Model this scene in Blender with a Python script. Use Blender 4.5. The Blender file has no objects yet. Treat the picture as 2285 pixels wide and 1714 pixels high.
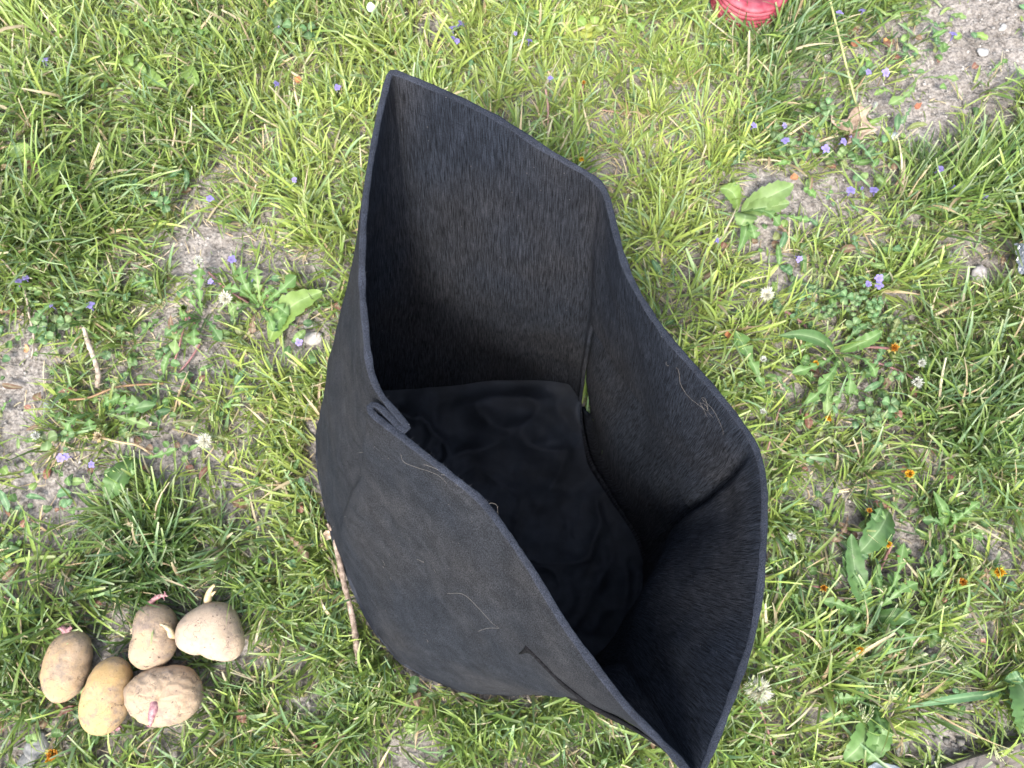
import bpy, math, random
import numpy as np
from mathutils import Vector, noise as mnoise

rng = np.random.default_rng(7)
random.seed(7)
R = math.radians
SC = bpy.context.scene
COL = SC.collection

# ------------------------------------------------------------------ camera
CAM_H, TILT, FPX = 1.05, R(12.0), 1726.0
cam_d = bpy.data.cameras.new('camera')
cam = bpy.data.objects.new('camera', cam_d); COL.objects.link(cam)
cam.location = (0, 0, CAM_H)
cam.rotation_euler = (TILT, 0, 0)
cam_d.sensor_width = 36.0
cam_d.lens = FPX / 2285.0 * 36.0
cam_d.clip_start = 0.01
cam_d.clip_end = 200
cam_d.dof.use_dof = True
cam_d.dof.focus_distance = 0.70
cam_d.dof.aperture_fstop = 13.0
SC.camera = cam

# ------------------------------------------------------------------ light
SUN_EL, SUN_AZ = R(55), R(192)      # azimuth measured clockwise from +Y
world = bpy.data.worlds.new('World'); SC.world = world
world.use_nodes = True
wn = world.node_tree
bg = wn.nodes['Background']
sky = wn.nodes.new('ShaderNodeTexSky'); sky.sky_type = 'NISHITA'
sky.sun_disc = False
sky.sun_elevation = SUN_EL; sky.sun_rotation = SUN_AZ
sky.air_density = 1.0; sky.dust_density = 3.0; sky.ozone_density = 1.0
hs = wn.nodes.new('ShaderNodeHueSaturation'); hs.inputs['Saturation'].default_value = 0.62
wn.links.new(sky.outputs[0], hs.inputs['Color'])
wn.links.new(hs.outputs[0], bg.inputs[0])
bg.inputs[1].default_value = 0.15
sl = bpy.data.lights.new('sun', 'SUN'); sun = bpy.data.objects.new('sun', sl); COL.objects.link(sun)
sl.energy = 1.5; sl.angle = R(14); sl.color = (1.0, 0.95, 0.87)
sd = Vector((math.sin(SUN_AZ)*math.cos(SUN_EL), math.cos(SUN_AZ)*math.cos(SUN_EL), math.sin(SUN_EL)))
sun.rotation_euler = sd.to_track_quat('Z', 'Y').to_euler()
SC.view_settings.view_transform = 'Standard'
SC.view_settings.look = 'None'
SC.view_settings.gamma = 1.0
SC.view_settings.use_curve_mapping = False
SC.view_settings.exposure = 2.05
SC.render.engine = 'CYCLES'
SC.cycles.max_bounces = 8
SC.cycles.transparent_max_bounces = 8

# ------------------------------------------------------------------ helpers
ct, st = math.cos(TILT), math.sin(TILT)
def U(px, py, z=0.0):
    """where the sight line through a photo pixel (2285 wide) meets height z"""
    dx = (px-1142.5)/FPX; dy = -(py-857.0)/FPX
    k = (z-CAM_H)/(dy*st-ct)
    return np.array([dx*k, (dy*ct+st)*k, z])
def D(px, py, z=0.0):
    s = 2285/2212.0
    return U(px*s, py*s, z)
def P(x, y, z=0.0):
    """photo pixel of world points"""
    Z = z-CAM_H
    yc = y*ct + Z*st; zc = -y*st + Z*ct
    return 1142.5 + FPX*x/(-zc), 857.0 - FPX*yc/(-zc)
def gh(x, y):
    return (0.006*np.sin(3.1*x+1.3)*np.cos(4.3*y+.4) + 0.004*np.sin(9.7*x+2*y)*np.sin(8.1*y-3*x+1)
            + 0.0022*np.sin(23*x-11*y+2)*np.sin(27*y+9*x) - 0.004)

def mesh_obj(name, V, F, mat=None, parent=None, colors=None, smooth=True, link=True):
    V = np.asarray(V, dtype=np.float32).reshape(-1, 3)
    me = bpy.data.meshes.new(name)
    if isinstance(F, np.ndarray):
        n, k = F.shape
        me.vertices.add(len(V)); me.vertices.foreach_set('co', V.ravel())
        me.loops.add(n*k); me.loops.foreach_set('vertex_index', F.astype(np.int32).ravel())
        me.polygons.add(n)
        me.polygons.foreach_set('loop_start', np.arange(0, n*k, k, dtype=np.int32))
        me.update(calc_edges=True)
    else:
        me.from_pydata([tuple(map(float, v)) for v in V], [], [tuple(int(i) for i in f) for f in F]); me.update()
    if smooth:
        me.polygons.foreach_set('use_smooth', np.ones(len(me.polygons), dtype=bool))
    if colors is not None:
        ca = me.color_attributes.new('col', 'FLOAT_COLOR', 'POINT')
        c = np.ones((len(V), 4), dtype=np.float32); c[:, :3] = np.asarray(colors, dtype=np.float32).reshape(-1, 3)
        ca.data.foreach_set('color', c.ravel())
    if mat: me.materials.append(mat)
    o = bpy.data.objects.new(name, me)
    COL.objects.link(o)
    if parent is not None: o.parent = parent
    return o
def tag(o, label=None, cat=None, group=None, kind=None):
    if label: o['label'] = label
    if cat: o['category'] = cat
    if group: o['group'] = group
    if kind: o['kind'] = kind
    return o
def empty(name, loc, label, cat, group=None):
    o = bpy.data.objects.new(name, None); COL.objects.link(o)
    o.location = tuple(float(v) for v in loc); o.empty_display_size = 0.01
    return tag(o, label, cat, group)
def child(o, root):
    """put a world-space mesh under root keeping its place"""
    o.parent = root
    l = np.array(root.location)
    me = o.data
    co = np.zeros(len(me.vertices)*3, dtype=np.float32); me.vertices.foreach_get('co', co)
    co = (co.reshape(-1, 3)-l).astype(np.float32); me.vertices.foreach_set('co', co.ravel()); me.update()
    return o

class Acc:
    def __init__(s): s.V = []; s.F = []; s.C = []; s.n = 0
    def add(s, V, F, C=None):
        V = np.asarray(V, float).reshape(-1, 3)
        s.V.append(V); s.F += [tuple(i+s.n for i in f) for f in F]
        if C is not None:
            C = np.asarray(C, float)
            if C.ndim == 1: C = np.tile(C, (len(V), 1))
            s.C.append(C)
        s.n += len(V)
    def obj(s, name, mat, parent=None, smooth=True):
        C = np.concatenate(s.C) if s.C else None
        return mesh_obj(name, np.concatenate(s.V), s.F, mat, parent, C, smooth)

def catmull(pts, n):
    pts = np.asarray(pts, float)
    if len(pts) < 3:
        t = np.linspace(0, 1, n)[:, None]; return pts[0]*(1-t)+pts[-1]*t
    P_ = np.vstack([2*pts[0]-pts[1], pts, 2*pts[-1]-pts[-2]])
    out = []
    m = len(pts)-1
    for t in np.linspace(0, m-1e-9, n*4):
        i = int(t); f = t-i
        a, b, c, d = P_[i], P_[i+1], P_[i+2], P_[i+3]
        out.append(0.5*((2*b)+(-a+c)*f+(2*a-5*b+4*c-d)*f*f+(-a+3*b-3*c+d)*f**3))
    out = np.array(out)
    seg = np.r_[0, np.cumsum(np.linalg.norm(np.diff(out, axis=0), axis=1))]
    q = np.linspace(0, seg[-1], n)
    return np.stack([np.interp(q, seg, out[:, k]) for k in range(out.shape[1])], 1)

def tube(pts, rad, k=6, n=None, caps=True):
    pts = np.asarray(pts, float)
    if n: pts = catmull(pts, n)
    m = len(pts)
    rad = np.interp(np.linspace(0, 1, m), np.linspace(0, 1, len(np.atleast_1d(rad))), np.atleast_1d(rad))
    V = []; F = []
    up = np.array([0.13, 0.21, 0.97])
    for i in range(m):
        t = pts[min(i+1, m-1)]-pts[max(i-1, 0)]; t /= (np.linalg.norm(t)+1e-12)
        a = np.cross(t, up); a /= (np.linalg.norm(a)+1e-9); b = np.cross(t, a)
        for j in range(k):
            an = 2*math.pi*j/k
            V.append(pts[i]+rad[i]*(math.cos(an)*a+math.sin(an)*b))
    for i in range(m-1):
        for j in range(k):
            F.append((i*k+j, i*k+(j+1) % k, (i+1)*k+(j+1) % k, (i+1)*k+j))
    if caps:
        F.append(tuple(range(k))); F.append(tuple((m-1)*k+j for j in range(k-1, -1, -1)))
    return np.array(V), F

# ------------------------------------------------------------------ materials
def new_mat(name):
    m = bpy.data.materials.new(name); m.use_nodes = True
    nt = m.node_tree
    return m, nt, nt.nodes['Principled BSDF'], nt.nodes['Material Output']
def N(nt, t, **kw):
    n = nt.nodes.new(t)
    for k, v in kw.items():
        if k in n.inputs: n.inputs[k].default_value = v
        else: setattr(n, k, v)
    return n
def plant_mat(name, rough=0.5, trans=0.3, spec=0.35, var=0.25, scale=90.0):
    m, nt, b, out = new_mat(name)
    at = N(nt, 'ShaderNodeVertexColor'); at.layer_name = 'col'
    tc = N(nt, 'ShaderNodeTexCoord')
    nz = N(nt, 'ShaderNodeTexNoise', Scale=scale, Detail=3.0)
    nt.links.new(tc.outputs['Object'], nz.inputs['Vector'])
    mr = N(nt, 'ShaderNodeMapRange'); mr.inputs['To Min'].default_value = 1-var; mr.inputs['To Max'].default_value = 1+var
    nt.links.new(nz.outputs[0], mr.inputs[0])
    mx = N(nt, 'ShaderNodeMix', data_type='RGBA', blend_type='MULTIPLY'); mx.inputs[0].default_value = 1
    nt.links.new(at.outputs[0], mx.inputs[6]); nt.links.new(mr.outputs[0], mx.inputs[7])
    nt.links.new(mx.outputs[2], b.inputs['Base Color'])
    b.inputs['Roughness'].default_value = rough
    b.inputs['Specular IOR Level'].default_value = spec
    tr = N(nt, 'ShaderNodeBsdfTranslucent')
    nt.links.new(mx.outputs[2], tr.inputs[0])
    ms = N(nt, 'ShaderNodeMixShader'); ms.inputs[0].default_value = trans
    nt.links.new(b.outputs[0], ms.inputs[1]); nt.links.new(tr.outputs[0], ms.inputs[2])
    nt.links.new(ms.outputs[0], out.inputs[0])
    return m
M_grass = plant_mat('grass_blade', 0.42, 0.38, 0.45, 0.15, 60)
M_leaf = plant_mat('weed_leaf', 0.5, 0.25, 0.35, 0.3, 140)
M_dry = plant_mat('dry_plant', 0.75, 0.15, 0.2, 0.35, 160)
M_petal = plant_mat('petal', 0.7, 0.3, 0.2, 0.12, 300)

def soil_mat():
    m, nt, b, out = new_mat('soil')
    tc = N(nt, 'ShaderNodeTexCoord')
    n1 = N(nt, 'ShaderNodeTexNoise', Scale=9.0, Detail=6.0)
    n2 = N(nt, 'ShaderNodeTexNoise', Scale=140.0, Detail=8.0, Roughness=0.7)
    v = N(nt, 'ShaderNodeTexVoronoi', Scale=190.0)
    for n in (n1, n2, v): nt.links.new(tc.outputs['Object'], n.inputs['Vector'])
    cr = N(nt, 'ShaderNodeValToRGB')
    cr.color_ramp.elements[0].color = (0.10, 0.09, 0.082, 1); cr.color_ramp.elements[0].position = .35
    cr.color_ramp.elements[1].color = (0.36, 0.345, 0.33, 1); cr.color_ramp.elements[1].position = .68
    nt.links.new(n2.outputs[0], cr.inputs[0])
    c2 = N(nt, 'ShaderNodeValToRGB')
    c2.color_ramp.elements[0].color = (0.68, 0.64, 0.6, 1); c2.color_ramp.elements[1].color = (1.1, 1.06, 1.02, 1)
    c2.color_ramp.elements[0].position = .35; c2.color_ramp.elements[1].position = .65
    nt.links.new(n1.outputs[0], c2.inputs[0])
    mx = N(nt, 'ShaderNodeMix', data_type='RGBA', blend_type='MULTIPLY'); mx.inputs[0].default_value = 1
    nt.links.new(cr.outputs[0], mx.inputs[6]); nt.links.new(c2.outputs[0], mx.inputs[7])
    nt.links.new(mx.outputs[2], b.inputs['Base Color'])
    b.inputs['Roughness'].default_value = 0.95; b.inputs['Specular IOR Level'].default_value = .2
    ad = N(nt, 'ShaderNodeMath', operation='ADD')
    nt.links.new(n2.outputs[0], ad.inputs[0]); nt.links.new(v.outputs[0], ad.inputs[1])
    bp = N(nt, 'ShaderNodeBump', Strength=0.8, Distance=0.004)
    nt.links.new(ad.outputs[0], bp.inputs['Height']); nt.links.new(bp.outputs[0], b.inputs['Normal'])
    return m
M_soil = soil_mat()

def felt_mat(name, inner=False):
    m, nt, b, out = new_mat(name)
    uv = N(nt, 'ShaderNodeUVMap'); uv.uv_map = 'uv'
    tc = N(nt, 'ShaderNodeTexCoord')
    mp = N(nt, 'ShaderNodeMapping'); mp.inputs['Scale'].default_value = (1000, 60, 1) if inner else (900, 420, 1)
    mp.inputs['Rotation'].default_value = (0, 0, R(6))
    nt.links.new(uv.outputs[0], mp.inputs[0])
    fib = N(nt, 'ShaderNodeTexNoise', Scale=1.0, Detail=3.0, Roughness=.6, Distortion=0.6)
    nt.links.new(mp.outputs[0], fib.inputs['Vector'])
    sp = N(nt, 'ShaderNodeTexNoise', Scale=1300.0, Detail=3.0, Roughness=.7)
    lo = N(nt, 'ShaderNodeTexNoise', Scale=7.0, Detail=3.0)
    nt.links.new(tc.outputs['Object'], sp.inputs['Vector']); nt.links.new(tc.outputs['Object'], lo.inputs['Vector'])
    # base colour: black felt, a little brown dust in places, pale fibre flecks
    c1 = N(nt, 'ShaderNodeValToRGB')
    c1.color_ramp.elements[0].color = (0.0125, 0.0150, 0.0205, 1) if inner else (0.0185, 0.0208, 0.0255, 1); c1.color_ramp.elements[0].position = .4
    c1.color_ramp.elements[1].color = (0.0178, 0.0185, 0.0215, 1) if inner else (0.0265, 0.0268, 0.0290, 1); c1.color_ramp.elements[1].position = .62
    nt.links.new(lo.outputs[0], c1.inputs[0])
    f1 = N(nt, 'ShaderNodeMapRange'); f1.inputs['From Min'].default_value = .35; f1.inputs['From Max'].default_value = .75
    f1.inputs['To Min'].default_value = .35 if inner else .6; f1.inputs['To Max'].default_value = 3.0 if inner else 1.9
    nt.links.new(fib.outputs[0], f1.inputs[0])
    f2 = N(nt, 'ShaderNodeMapRange'); f2.inputs['From Min'].default_value = .35; f2.inputs['From Max'].default_value = .8
    f2.inputs['To Min'].default_value = .6; f2.inputs['To Max'].default_value = 1.9
    nt.links.new(sp.outputs[0], f2.inputs[0])
    mu = N(nt, 'ShaderNodeMath', operation='MULTIPLY'); nt.links.new(f1.outputs[0], mu.inputs[0]); nt.links.new(f2.outputs[0], mu.inputs[1])
    mp2 = N(nt, 'ShaderNodeMapping'); mp2.inputs['Scale'].default_value = (260, 14, 1) if inner else (60, 50, 1); nt.links.new(uv.outputs[0], mp2.inputs[0])
    fb2 = N(nt, 'ShaderNodeTexNoise', Scale=1.0, Detail=4.0, Roughness=.6, Distortion=0.8); nt.links.new(mp2.outputs[0], fb2.inputs['Vector'])
    f3 = N(nt, 'ShaderNodeMapRange'); f3.inputs['From Min'].default_value = .3; f3.inputs['From Max'].default_value = .75
    f3.inputs['To Min'].default_value = .75; f3.inputs['To Max'].default_value = 1.35
    nt.links.new(fb2.outputs[0], f3.inputs[0])
    bl = N(nt, 'ShaderNodeTexNoise', Scale=22.0, Detail=4.0, Roughness=.6); nt.links.new(tc.outputs['Object'], bl.inputs['Vector'])
    f4 = N(nt, 'ShaderNodeMapRange'); f4.inputs['From Min'].default_value = .3; f4.inputs['From Max'].default_value = .7
    f4.inputs['To Min'].default_value = .86; f4.inputs['To Max'].default_value = 1.16
    nt.links.new(bl.outputs[0], f4.inputs[0])
    m5 = N(nt, 'ShaderNodeMath', operation='MULTIPLY'); nt.links.new(f3.outputs[0], m5.inputs[0]); nt.links.new(f4.outputs[0], m5.inputs[1])
    m6 = N(nt, 'ShaderNodeMath', operation='MULTIPLY'); nt.links.new(mu.outputs[0], m6.inputs[0]); nt.links.new(m5.outputs[0], m6.inputs[1])
    mx = N(nt, 'ShaderNodeMix', data_type='RGBA', blend_type='MULTIPLY'); mx.inputs[0].default_value = 1
    nt.links.new(c1.outputs[0], mx.inputs[6]); nt.links.new(m6.outputs[0], mx.inputs[7])
    # lint specks
    vo = N(nt, 'ShaderNodeTexVoronoi', Scale=150.0); nt.links.new(tc.outputs['Object'], vo.inputs['Vector'])
    lt = N(nt, 'ShaderNodeMath', operation='LESS_THAN'); lt.inputs[1].default_value = .06
    nt.links.new(vo.outputs[0], lt.inputs[0])
    sep = N(nt, 'ShaderNodeSeparateColor'); nt.links.new(vo.outputs['Color'], sep.inputs[0])
    g2 = N(nt, 'ShaderNodeMath', operation='GREATER_THAN'); g2.inputs[1].default_value = .8; nt.links.new(sep.outputs[0], g2.inputs[0])
    m3 = N(nt, 'ShaderNodeMath', operation='MULTIPLY'); nt.links.new(lt.outputs[0], m3.inputs[0]); nt.links.new(g2.outputs[0], m3.inputs[1])
    m4 = N(nt, 'ShaderNodeMix', data_type='RGBA'); m4.inputs[7].default_value = (.16, .15, .14, 1)
    nt.links.new(m3.outputs[0], m4.inputs[0]); nt.links.new(mx.outputs[2], m4.inputs[6])
    # pale rubbed patch near the rim, by uv
    nt.links.new(m4.outputs[2], b.inputs['Base Color'])
    b.inputs['Roughness'].default_value = .9; b.inputs['Specular IOR Level'].default_value = .035
    b.inputs['Sheen Weight'].default_value = 0.012; b.inputs['Sheen Roughness'].default_value = .45
    b.inputs['Sheen Tint'].default_value = (.75, .83, 1, 1)
    # hem lines following the rim, drawn in by stitching
    sx = N(nt, 'ShaderNodeSeparateXYZ'); nt.links.new(uv.outputs[0], sx.inputs[0])
    wob = N(nt, 'ShaderNodeTexNoise', Scale=18.0, Detail=2.0); nt.links.new(uv.outputs[0], wob.inputs['Vector'])
    wm = N(nt, 'ShaderNodeMath', operation='MULTIPLY_ADD'); wm.inputs[1].default_value = .012; nt.links.new(wob.outputs[0], wm.inputs[0]); nt.links.new(sx.outputs[1], wm.inputs[2])
    hsum = None
    for c, w in ((0.030, .0012), (0.036, .0012), (0.052, .0016)):
        s1 = N(nt, 'ShaderNodeMath', operation='SUBTRACT'); s1.inputs[1].default_value = c; nt.links.new(wm.outputs[0], s1.inputs[0])
        ab = N(nt, 'ShaderNodeMath', operation='ABSOLUTE'); nt.links.new(s1.outputs[0], ab.inputs[0])
        r = N(nt, 'ShaderNodeMapRange'); r.inputs['From Max'].default_value = w; r.inputs['To Min'].default_value = 1; r.inputs['To Max'].default_value = 0
        nt.links.new(ab.outputs[0], r.inputs[0])
        if hsum is None: hsum = r.outputs[0]
        else:
            a = N(nt, 'ShaderNodeMath', operation='ADD'); nt.links.new(hsum, a.inputs[0]); nt.links.new(r.outputs[0], a.inputs[1]); hsum = a.outputs[0]
    h = N(nt, 'ShaderNodeMath', operation='MULTIPLY_ADD'); h.inputs[1].default_value = .6
    nt.links.new(mu.outputs[0], h.inputs[0]); 
    hm = N(nt, 'ShaderNodeMath', operation='MULTIPLY'); hm.inputs[1].default_value = 1.0; nt.links.new(hsum, hm.inputs[0])
    nt.links.new(hm.outputs[0], h.inputs[2])
    bp = N(nt, 'ShaderNodeBump', Strength=0.85, Distance=0.0016)
    nt.links.new(h.outputs[0], bp.inputs['Height']); nt.links.new(bp.outputs[0], b.inputs['Normal'])
    return m
M_felt = felt_mat('black_felt_inside_shaded', True)  # same felt, combed and darker: shade inside the bag put into its colour
M_felt_out = felt_mat('black_felt_outside_lit')  # lighter copy: light on the outer wall put into its colour
M_felt_edge_lit = felt_mat('felt_edge_sky_sheen')  # lighter blue-grey: sky sheen on the rim painted into its colour
for n_ in M_felt_edge_lit.node_tree.nodes:
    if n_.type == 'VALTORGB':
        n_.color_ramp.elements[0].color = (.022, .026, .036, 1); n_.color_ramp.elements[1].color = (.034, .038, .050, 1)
M_felt_edge_lit.node_tree.nodes['Principled BSDF'].inputs['Sheen Weight'].default_value = .03
_nt = M_felt_edge_lit.node_tree
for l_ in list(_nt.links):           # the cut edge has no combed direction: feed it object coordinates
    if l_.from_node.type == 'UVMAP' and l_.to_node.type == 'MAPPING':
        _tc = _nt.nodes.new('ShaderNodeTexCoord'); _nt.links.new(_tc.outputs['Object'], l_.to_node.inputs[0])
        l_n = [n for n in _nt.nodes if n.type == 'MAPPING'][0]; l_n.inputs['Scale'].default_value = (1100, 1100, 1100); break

def simple_mat(name, col, rough=.6, spec=.4, bump=0.0, bscale=200, var=0.2, vscale=60, col2=None):
    m, nt, b, out = new_mat(name)
    tc = N(nt, 'ShaderNodeTexCoord')
    nz = N(nt, 'ShaderNodeTexNoise', Scale=vscale, Detail=5.0, Roughness=.6); nt.links.new(tc.outputs['Object'], nz.inputs['Vector'])
    cr = N(nt, 'ShaderNodeValToRGB'); cr.color_ramp.elements[0].position = .38; cr.color_ramp.elements[1].position = .64
    c2 = col2 or tuple(c*(1+var) for c in col)
    cr.color_ramp.elements[0].color = (*[c*(1-var) for c in col], 1); cr.color_ramp.elements[1].color = (*c2, 1)
    nt.links.new(nz.outputs[0], cr.inputs[0]); nt.links.new(cr.outputs[0], b.inputs['Base Color'])
    b.inputs['Roughness'].default_value = rough; b.inputs['Specular IOR Level'].default_value = spec
    if bump:
        n2 = N(nt, 'ShaderNodeTexNoise', Scale=bscale, Detail=6.0, Roughness=.65); nt.links.new(tc.outputs['Object'], n2.inputs['Vector'])
        bp = N(nt, 'ShaderNodeBump', Strength=bump, Distance=0.002)
        nt.links.new(n2.outputs[0], bp.inputs['Height']); nt.links.new(bp.outputs[0], b.inputs['Normal'])
    return m

# ------------------------------------------------------------------ bag curves (photo pixels at 2212 wide + height)
H_RIM, H_MID = 0.42, 0.22
def seg(pts, z, n, curve=True):
    W = np.array([D(a, b, z) for a, b in pts])
    if curve: return catmull(W, n)
    s = np.r_[0, np.cumsum(np.linalg.norm(np.diff(W, axis=0), axis=1))]
    q = np.linspace(0, s[-1], n); return np.stack([np.interp(q, s, W[:, k]) for k in range(3)], 1)
NS = [40, 52, 56, 90, 30, 60]   # AB, BC, CD, D-fold, fold, fold-A
rim_px = [
 [(842,150),(905,177),(1000,220),(1100,272),(1180,324),(1255,368),(1294,392)],
 [(1294,392),(1312,425),(1330,500),(1354,580),(1390,650),(1440,725),(1500,795),(1552,855),(1604,920),(1632,962)],
 [(1632,962),(1645,1010),(1651,1070),(1649,1190),(1640,1290),(1617,1400),(1582,1500),(1545,1600),(1508,1692)],
 [(1508,1692),(1445,1620),(1350,1522),(1250,1392),(1200,1318),(1150,1234),(1090,1146),(1040,1082),(980,1032),(920,985),(870,945)],
 [(870,945),(838,921),(812,900),(798,886),(800,876),(812,874),(828,886),(846,904),(862,922),(873,930),(880,925),(872,912),(858,896),(846,882)],
 [(846,882),(818,845),(798,792),(788,700),(782,620),(783,520),(793,400),(817,260),(842,150)],
]
base_px = [
 [(884,842),(960,836),(1060,824),(1160,822),(1232,832),(1250,866)],
 [(1250,866),(1254,930),(1266,1000),(1312,1075),(1372,1165),(1388,1215)],
 [(1388,1215),(1392,1270),(1372,1330),(1320,1395),(1250,1450)],
 [(1250,1450),(1180,1485),(1110,1500),(1000,1492),(920,1462),(862,1430),(815,1372),(775,1300),(745,1230)],
 [(745,1230),(733,1200),(722,1170),(716,1150)],
 [(716,1150),(700,1085),(688,1010),(684,935),(735,875),(800,850),(884,842)],
]
rim = [seg(s, H_RIM, n, i != 4) for i, (s, n) in enumerate(zip(rim_px, NS))]
base = [seg(s, 0.004, n, False) for s, n in zip(base_px, NS)]
rimC = np.vstack([s[:-1] for s in rim]); baseC = np.vstack([s[:-1] for s in base])
mid_px = {0: [(893,560),(980,600),(1080,640),(1180,670),(1272,692)],
          1: [(1272,692),(1325,790),(1395,885),(1445,1000),(1495,1112)],
          2: [(1495,1112),(1462,1165),(1425,1225),(1370,1330),(1350,1430)]}
# tracks between the two keys
midL = [0.5*(r+b) for r, b in zip(rim, base)]
for m_ in midL: m_[:, 2] = H_MID
for k, v in mid_px.items():
    midL[k] = seg(v, H_MID, NS[k], False)
# ease the outer walls into the same corner positions
def ease(seg_, start=None, end=None, frac=.3):
    n = len(seg_); t = np.linspace(0, 1, n)
    if start is not None:
        w = np.clip(1-t/frac, 0, 1)**2; seg_ += (start-seg_[0])*w[:, None]
    if end is not None:
        w = np.clip(1-(1-t)/frac, 0, 1)**2; seg_ += (end-seg_[-1])*w[:, None]
ease(midL[3], start=midL[2][-1].copy(), frac=.35); ease(midL[5], end=midL[0][0].copy(), frac=.25)
midC = np.vstack([s[:-1] for s in midL])
NP = len(rimC)
off = np.r_[0, np.cumsum([n-1 for n in NS])]
# smooth the mid and base curves a little round the ring
def ring_smooth(Cv, it):
    for _ in range(it): Cv = (np.roll(Cv, 1, 0)+2*Cv+np.roll(Cv, -1, 0))/4
    return Cv
midC = ring_smooth(midC, 1); baseC = ring_smooth(baseC, 1)
rs = ring_smooth(rimC.copy(), 2); fold = slice(off[4]-2, off[5]+2)
keep = rimC[fold].copy(); rimC = rs; rimC[fold] = ring_smooth(keep, 1)*0+keep
NR = 44
rows = []
arc = np.r_[0, np.cumsum(np.linalg.norm(np.diff(rimC, axis=0), axis=1))]
for i in range(NR):
    v = i/(NR-1)                                # 0 rim .. 1 base
    if v < .48:
        t = v/.48; Cv = rimC*(1-t)+midC*t
    else:
        t = (v-.48)/.52; Cv = midC*(1-t)+baseC*t
    rows.append(Cv)
W = np.array(rows)                              # NR,NP,3
for _ in range(2):                              # soften the bend at mid height
    W[1:-1] = (W[:-2]+2*W[1:-1]+W[2:])/4
# the pleat at the fold relaxes downwards: blend towards smoothed ring
sm = W.copy()
for _ in range(60): sm = (np.roll(sm, 1, 1)+2*sm+np.roll(sm, -1, 1))/4
loc = np.exp(-((np.arange(NP)-(off[4]+off[5])/2)/30.0)**2)
for i in range(NR):
    v = i/(NR-1); w = np.clip(v/.30, 0, 1)*loc
    W[i] = W[i]*(1-w[:, None])+sm[i]*w[:, None]
# cloth relief
cen = W.mean(axis=1, keepdims=True)
outd = W-cen; outd[..., 2] = 0; outd /= (np.linalg.norm(outd, axis=2, keepdims=True)+1e-9)
for i in range(NR):
    v = i/(NR-1)
    for j in range(NP):
        p = W[i, j]
        a = min(1, v*6)*min(1, (1-v)*6)
        d = mnoise.fractal(Vector((p[0]*11, p[1]*11, p[2]*7)), 1, 2, 3)*0.0045*a
        d += mnoise.noise(Vector((p[0]*28+3, p[1]*28, p[2]*9)))*0.0016*a
        d += .0022*a*math.sin(p[2]*95+2.2*mnoise.noise(Vector((p[0]*9, p[1]*9, 1)))*3)*max(0, mnoise.noise(Vector((p[0]*6+2, p[1]*6, p[2]*5)))) 
        for kc, am in ((0, .004), (off[1], .008), (off[2], .011), (off[3], .003)):
            dj = min(abs(j-kc), NP-abs(j-kc)); d += am*(math.exp(-(dj/1.5)**2)-.45*math.exp(-(dj/5.0)**2))*min(1, v*9)*min(1, (1-v)*7)
        W[i, j] += outd[i, j]*d
        if i == 0:
            W[i, j, 2] += 0.0025*mnoise.noise(Vector((p[0]*14, p[1]*14, 5)))

baseP = baseC[:, :2]
def in_poly(x, y, poly):
    x = np.asarray(x); y = np.asarray(y)
    ins = np.zeros(x.shape, bool); n = len(poly); j = n-1
    for i in range(n):
        xi, yi = poly[i]; xj, yj = poly[j]
        c = ((yi > y) != (yj > y)) & (x < (xj-xi)*(y-yi)/(yj-yi+1e-12)+xi)
        ins ^= c; j = i
    return ins

# ------------------------------------------------------------------ ground
def build_ground():
    fine = np.arange(-1.05, 1.051, 0.006)
    coarse_p = np.array([1.1, 1.2, 1.4, 1.8, 2.6, 4, 7, 12, 20, 35, 60])
    xs = np.r_[-coarse_p[::-1], fine, coarse_p]
    finey = np.arange(-0.55, 1.15, 0.006)
    ys = np.r_[-coarse_p[::-1], finey, coarse_p+.1]
    X, Y = np.meshgrid(xs, ys)
    Z = gh(X, Y)
    far = np.clip((np.maximum(np.abs(X), np.abs(Y-.3))-1.0)/.5, 0, 1); Z = Z*(1-far)-0.002*far
    # crumbly relief
    h = np.zeros_like(X)
    r2 = np.random.default_rng(3)
    for k in range(26):
        f = r2.uniform(60, 330); a = r2.uniform(0, 6.28); ph = r2.uniform(0, 6.28)
        h += np.sin(f*(X*math.cos(a)+Y*math.sin(a))+ph)
    Z = Z + np.where(far > 0, 0, 0.00055*h)
    ins = in_poly(X, Y, baseP)
    Z = np.where(ins, np.minimum(Z, 0)-.004, Z)
    ny, nx = X.shape
    V = np.stack([X, Y, Z], -1).reshape(-1, 3)
    i = np.arange(ny-1)[:, None]*nx+np.arange(nx-1)[None, :]
    F = np.stack([i, i+1, i+nx+1, i+nx], -1).reshape(-1, 4)
    g = mesh_obj('ground', V, F, M_soil)
    tag(g, kind='structure', label='grey brown crumbly garden soil under the lawn')
build_ground()

# ------------------------------------------------------------------ the grow bag
bag = empty('grow_bag', (*baseP.mean(axis=0), 0.0), 'tall black felt grow bag standing open on the lawn', 'grow bag')
ulen = arc; 
def wall_faces(r0, r1, c0, c1):
    return [(r, c) for r in range(r0, r1) for c in range(c0, c1)]
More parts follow.
